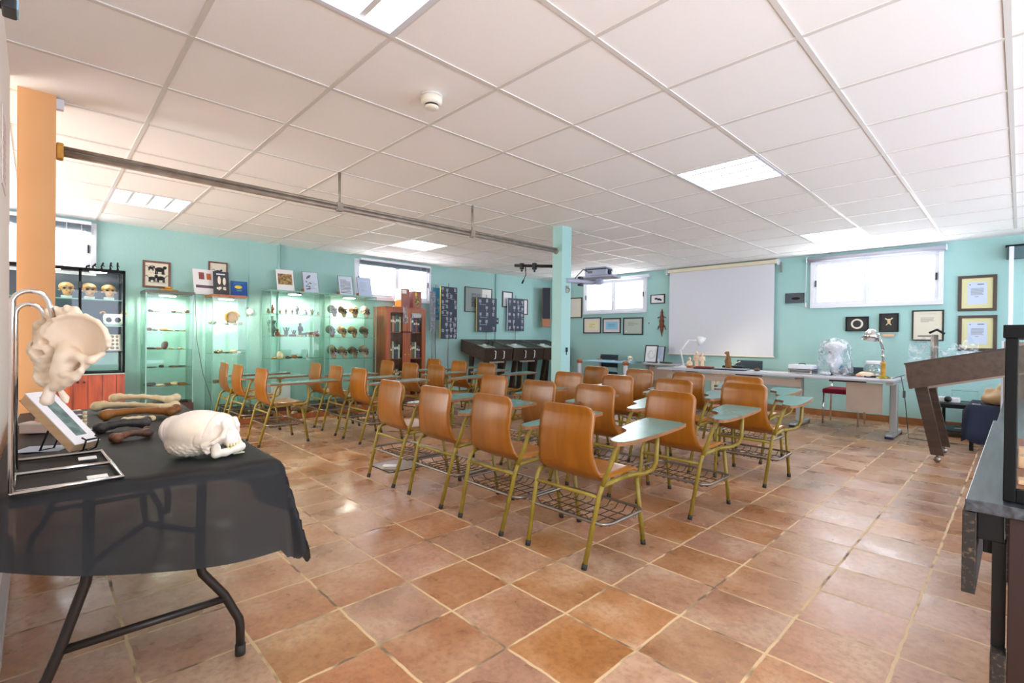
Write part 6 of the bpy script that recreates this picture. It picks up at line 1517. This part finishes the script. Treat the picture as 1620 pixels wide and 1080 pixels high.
tag(q.build('cables', M_cable), 'grey cables lying on the right desk beside the plastic bag', 'cable')
c2 = Vector((-.93, 7.2, 0))
tag(MB().tube([(-1.0,6.95,DZ+.006),(-.93,7.0,DZ+.03),(-.90,7.0,.5),(-.88,7.0,.3),(-.86,6.98,.1),(-.85,6.95,.006),(-.7,6.9,.006),(-.45,6.95,.006)], .005, 6).rbox(-.912,-.888,6.985,7.015,.44,.52,.005).build('power_lead', M_cable), 'dark power cable with inline switch hanging off the right end of the desks', 'cable')
tag(MB().tube([(-1.0,7.1,DZ+.006),(-.9,7.15,DZ+.05),(-.83,7.2,.62),(-.80,7.3,.4),(-.78,7.4,.2),(-.72,7.5,.05),(-.66,7.5,.006)], .004, 6).build('power_lead', M_cable), 'second thinner cable looping behind the right end of the desks', 'cable')
tag(MB().tube([(-.62,8.1,.35),(-.66,7.95,.2),(-.66,7.8,.03),(-.75,7.7,.006),(-.85,7.75,.006)], .005, 6).build('power_lead', M_wcable), 'white cable hanging against the back wall near the sloping case', 'cable')
# on the blue counter and small desk
c = Vector((-4.72, 7.35, .6725)); small_skull('cream skull with dark sockets on the blue table', (oy(997,565,7.45).x, 7.45, .6725), -.8, .75, M_bone)
p = oy(995,560,7.72)
pz = .663
a = oy(1019.5, 570, 7.62); b = oy(1039, 573, 7.62)
t = thing('framed_drawing', 'black framed line drawing propped on the small grey desk', 'picture', ((a.x+b.x)/2, 7.60, pz), .05); TL = Matrix.Rotation(math.radians(-12), 4, 'X'); w = (b.x-a.x)/2; h = oy(1030,546,7.66).z-pz+.01
MB().box(-w,w,0,.016,0,.018).box(-w,w,0,.016,h-.018,h).box(-w,-w+.018,0,.016,.018,h-.018).box(w-.018,w,0,.016,.018,h-.018).xf(TL).build('frame', M_frame, t); MB().box(-w+.018,w-.018,.006,.015,.018,h-.018).xf(TL).build('paper', M_white2, t)
q = MB()
for k in range(5): q.tube([((.03+.012*k)*math.cos(i*.4+k), .0052, h*.5+(.05+.01*k)*math.sin(i*.4+k)) for i in range(9)], .0012, 4)
q.xf(TL).build('drawing', M_ink, t)
t = thing('framed_drawing', 'second dark frame standing behind the line drawing', 'picture', ((a.x+b.x)/2+.06, 7.74, pz), .05); MB().rbox(-w,w,0,.016,0,h*.93,.003).xf(TL).build('frame', M_frame, t); MB().box(-w+.02,w-.02,-.001,.0,.02,h*.9).xf(TL).build('paper', M_pale, t)
c = oz(1050, 570, .662); stone('dark green crocodile shaped toy on the small grey desk', (oy(1052,571,7.6).x, 7.6, .6625), (.13,.045,.03), mat('olive green hide', '#3c4a28', .6), None, 'green_toy', 'toy', 2)
c = oy(1042,568,7.56); t = thing('white_figure', 'tiny white figure beside the framed line drawing', 'ornament', (c.x, 7.56, .6625)); MB().lathe([(.015,0),(.01,.03),(.014,.05),(.009,.07),(0,.08)]).build('figure', M_white2, t); MB().lathe([(.02,0),(.02,.005),(0,.006)]).build('foot', M_white2, t)
for k, (px, nm, m) in enumerate(((978,'pale open booklet at the left on the blue table',M_pale),(1008,'green and grey tools on the blue table right of the skull',M_lam))):
    p = oy(px, 571, 7.3); t = thing('booklet', nm, 'booklet', (p.x, 7.3, .6725)); MB().rbox(-.1,.1,-.06,.06,0,.012,.003).build('pages', m, t); MB().rbox(-.03,.08,-.05,.03,.0115,.02,.003).build('cover', M_ink, t)
# ================================================================ low tables by the right wall end
t = thing('low_table', 'low black table with loose cables under it behind the sloping case', 'table', (-.25, 7.65, 0))
MB().rbox(-.42,.75,-.28,.28,.33,.375,.005).build('tabletop', M_black, t)
for x in (-.40, .71):
    for y in (-.26, .24): MB().box(x,x+.03,y,y+.03,0,.33).build('leg', M_black, t)
MB().rbox(-.40,.74,-.26,.26,.06,.08,.003).build('lower_shelf', M_dark, t)
q = MB(); rb = random.Random(4)
for k in range(6): q.tube([(-.5+rb.uniform(-.05,.7),7.45+rb.uniform(0,.3),.09+rb.uniform(0,.05)) for _ in range(6)], .006, 6)
tag(q.build('cables', M_wcable), 'white cables piled on the lower shelf of the low black table', 'cable')
p = oy(1497, 624, 7.6); t = thing('white_device', 'white and black device on the low black table', 'device', (p.x, 7.6, .3755)); MB().rbox(-.1,.12,-.06,.06,0,.06,.01).build('body', M_white2, t); MB().lathe([(.0,.03),(.03,.03),(.035,.0)], n=14).xf(Matrix.Translation((.02,-.06,.04)) @ Matrix.Rotation(PI2,4,'X')).build('dial', M_dark, t)
p = oy(1522, 620, 7.6); t = thing('glass_jar', 'square clear glass tank on the low black table', 'jar', (p.x+.02, 7.66, .3755)); MB().rbox(-.11,.11,-.06,.06,0,.14,.008).build('tank', M_glass, t); MB().rbox(-.111,.111,-.061,.061,.138,.146,.002).build('rim', M_gedge, t)
t = thing('low_table', 'second low table under the navy cloth with the bone shell', 'table', (.02, 6.9, 0))
MB().box(-.38,.5,-.3,.3,.42,.445).build('tabletop', M_black, t)
for x in (-.36, .45):
    for y in (-.28, .25): MB().box(x,x+.03,y,y+.03,0,.42).build('leg', M_black, t)
def cl(u, v):
    x = -.41+.95*u; y = -.44+.78*v; z = .451
    ox_ = max(0, -.30-x) + max(0, -.31-y)*1.6; dx = 0
    if y < -.31: z -= (-.31-y)*2.2*(1+.25*math.sin(u*11)); dy = .09
    if x < -.385: z -= .06
    return (x+.02, y+6.9+(.08 if y < -.31 else 0)*0, z)
tag(MB().sheet(cl, 24, 22, .003).build('tablecloth', M_cloth2), 'navy blue cloth over the low table under the bone shell', 'tablecloth')
p = oy(1572, 625, 6.85)
def turtle(p):
    r = smax(ell(p, (0,0,10), (52,36,20)), -(p[...,2]), 2); r = smin(r, ell(p, (-6,0,32), (24,18,9)), 6); r = smin(r, ell(p, (-36,8,24), (9,7,6)), 5); r = smin(r, ell(p, (24,-8,30), (10,8,8)), 5)
    return r-1.2*np.sin(p[...,0]*.25)*np.sin(p[...,1]*.3)
o = tag(nets(turtle, (-62,-46,-6), (62,46,52), 44).xf(Matrix.Scale(.0054, 4)).build('bone_shell', M_turtle), 'large tan bone shell lying on the navy cloth at the right', 'shell'); o.location = (p.x+.17, 6.9, .4565); o.rotation_euler = (0,0,.5)
t = thing('specimen_label', 'small white label on the navy cloth beside the bone shell', 'label', (oy(1545,637,6.75).x, 6.72, .4555)); MB().box(-.03,.03,-.02,.02,0,.002).build('card', M_lbl, t); MB().box(-.02,.02,-.01,.01,.002,.0024).build('print', M_red, t)
# plastic wrapped thing behind the sloping case
p = oy(1479, 565, 7.6)
t = thing('microscope', 'grey microscope with black eyepiece arm behind the sloping case', 'microscope', (oy(1478,565,7.62).x, 7.62, .376)); MB().tube([(0,0,.04),(0,0,.78)], .035, 10).build('column', M_steel, t); MB().lathe([(.09,0),(.09,.04),(.04,.045)]).build('base', M_dark, t); MB().tube([(-.05,0,.80),(.02,0,.84),(.09,0,.79)], .014, 8).build('eyepiece', M_black, t)
rb = random.Random(8)
x0 = t.location.x
tag(MB().sheet(lambda u,v: (x0-.24+.62*u, 7.58+.10*math.sin(u*6+v*2)*(.5+.5*v)-.02, .84+.30*v*(.7+.2*math.sin(u*9)+.12*math.sin(u*31))), 40, 10).build('plastic_sheet', M_bag), 'crumpled clear plastic sheet behind the sloping display case', 'plastic sheet')
x0 = oy(1587, 550, 6.9).x
t = thing('partition_board', 'narrow white framed panel standing behind the sloping case at the right edge', 'panel', (x0+.08, 6.6, 0)); MB().rbox(-.075,.3,-.012,.012,.0,oy(1587,540,6.6).z,.004).build('panel', M_steel, t); MB().box(-.085,-.07,-.016,.016,.0,oy(1587,539,6.6).z).build('edge', M_alu, t)
# ================================================================ colour management, world
W = bpy.data.worlds.new('daylight'); SC.world = W; W.use_nodes = True
W.node_tree.nodes['Background'].inputs['Color'].default_value = (.75, .85, 1, 1); W.node_tree.nodes['Background'].inputs['Strength'].default_value = 1.0
SC.view_settings.view_transform = 'Standard'; SC.view_settings.look = 'None'; SC.view_settings.gamma = 1; SC.view_settings.use_curve_mapping = False
SC.view_settings.exposure = 0.95
SC.cycles.use_denoising = True
SC.cycles.max_bounces = 10; SC.cycles.diffuse_bounces = 5; SC.cycles.glossy_bounces = 4; SC.cycles.transparent_max_bounces = 24; SC.cycles.transmission_bounces = 6
SC.cycles.caustics_reflective = False; SC.cycles.caustics_refractive = False
SC.cycles.sample_clamp_indirect = 6
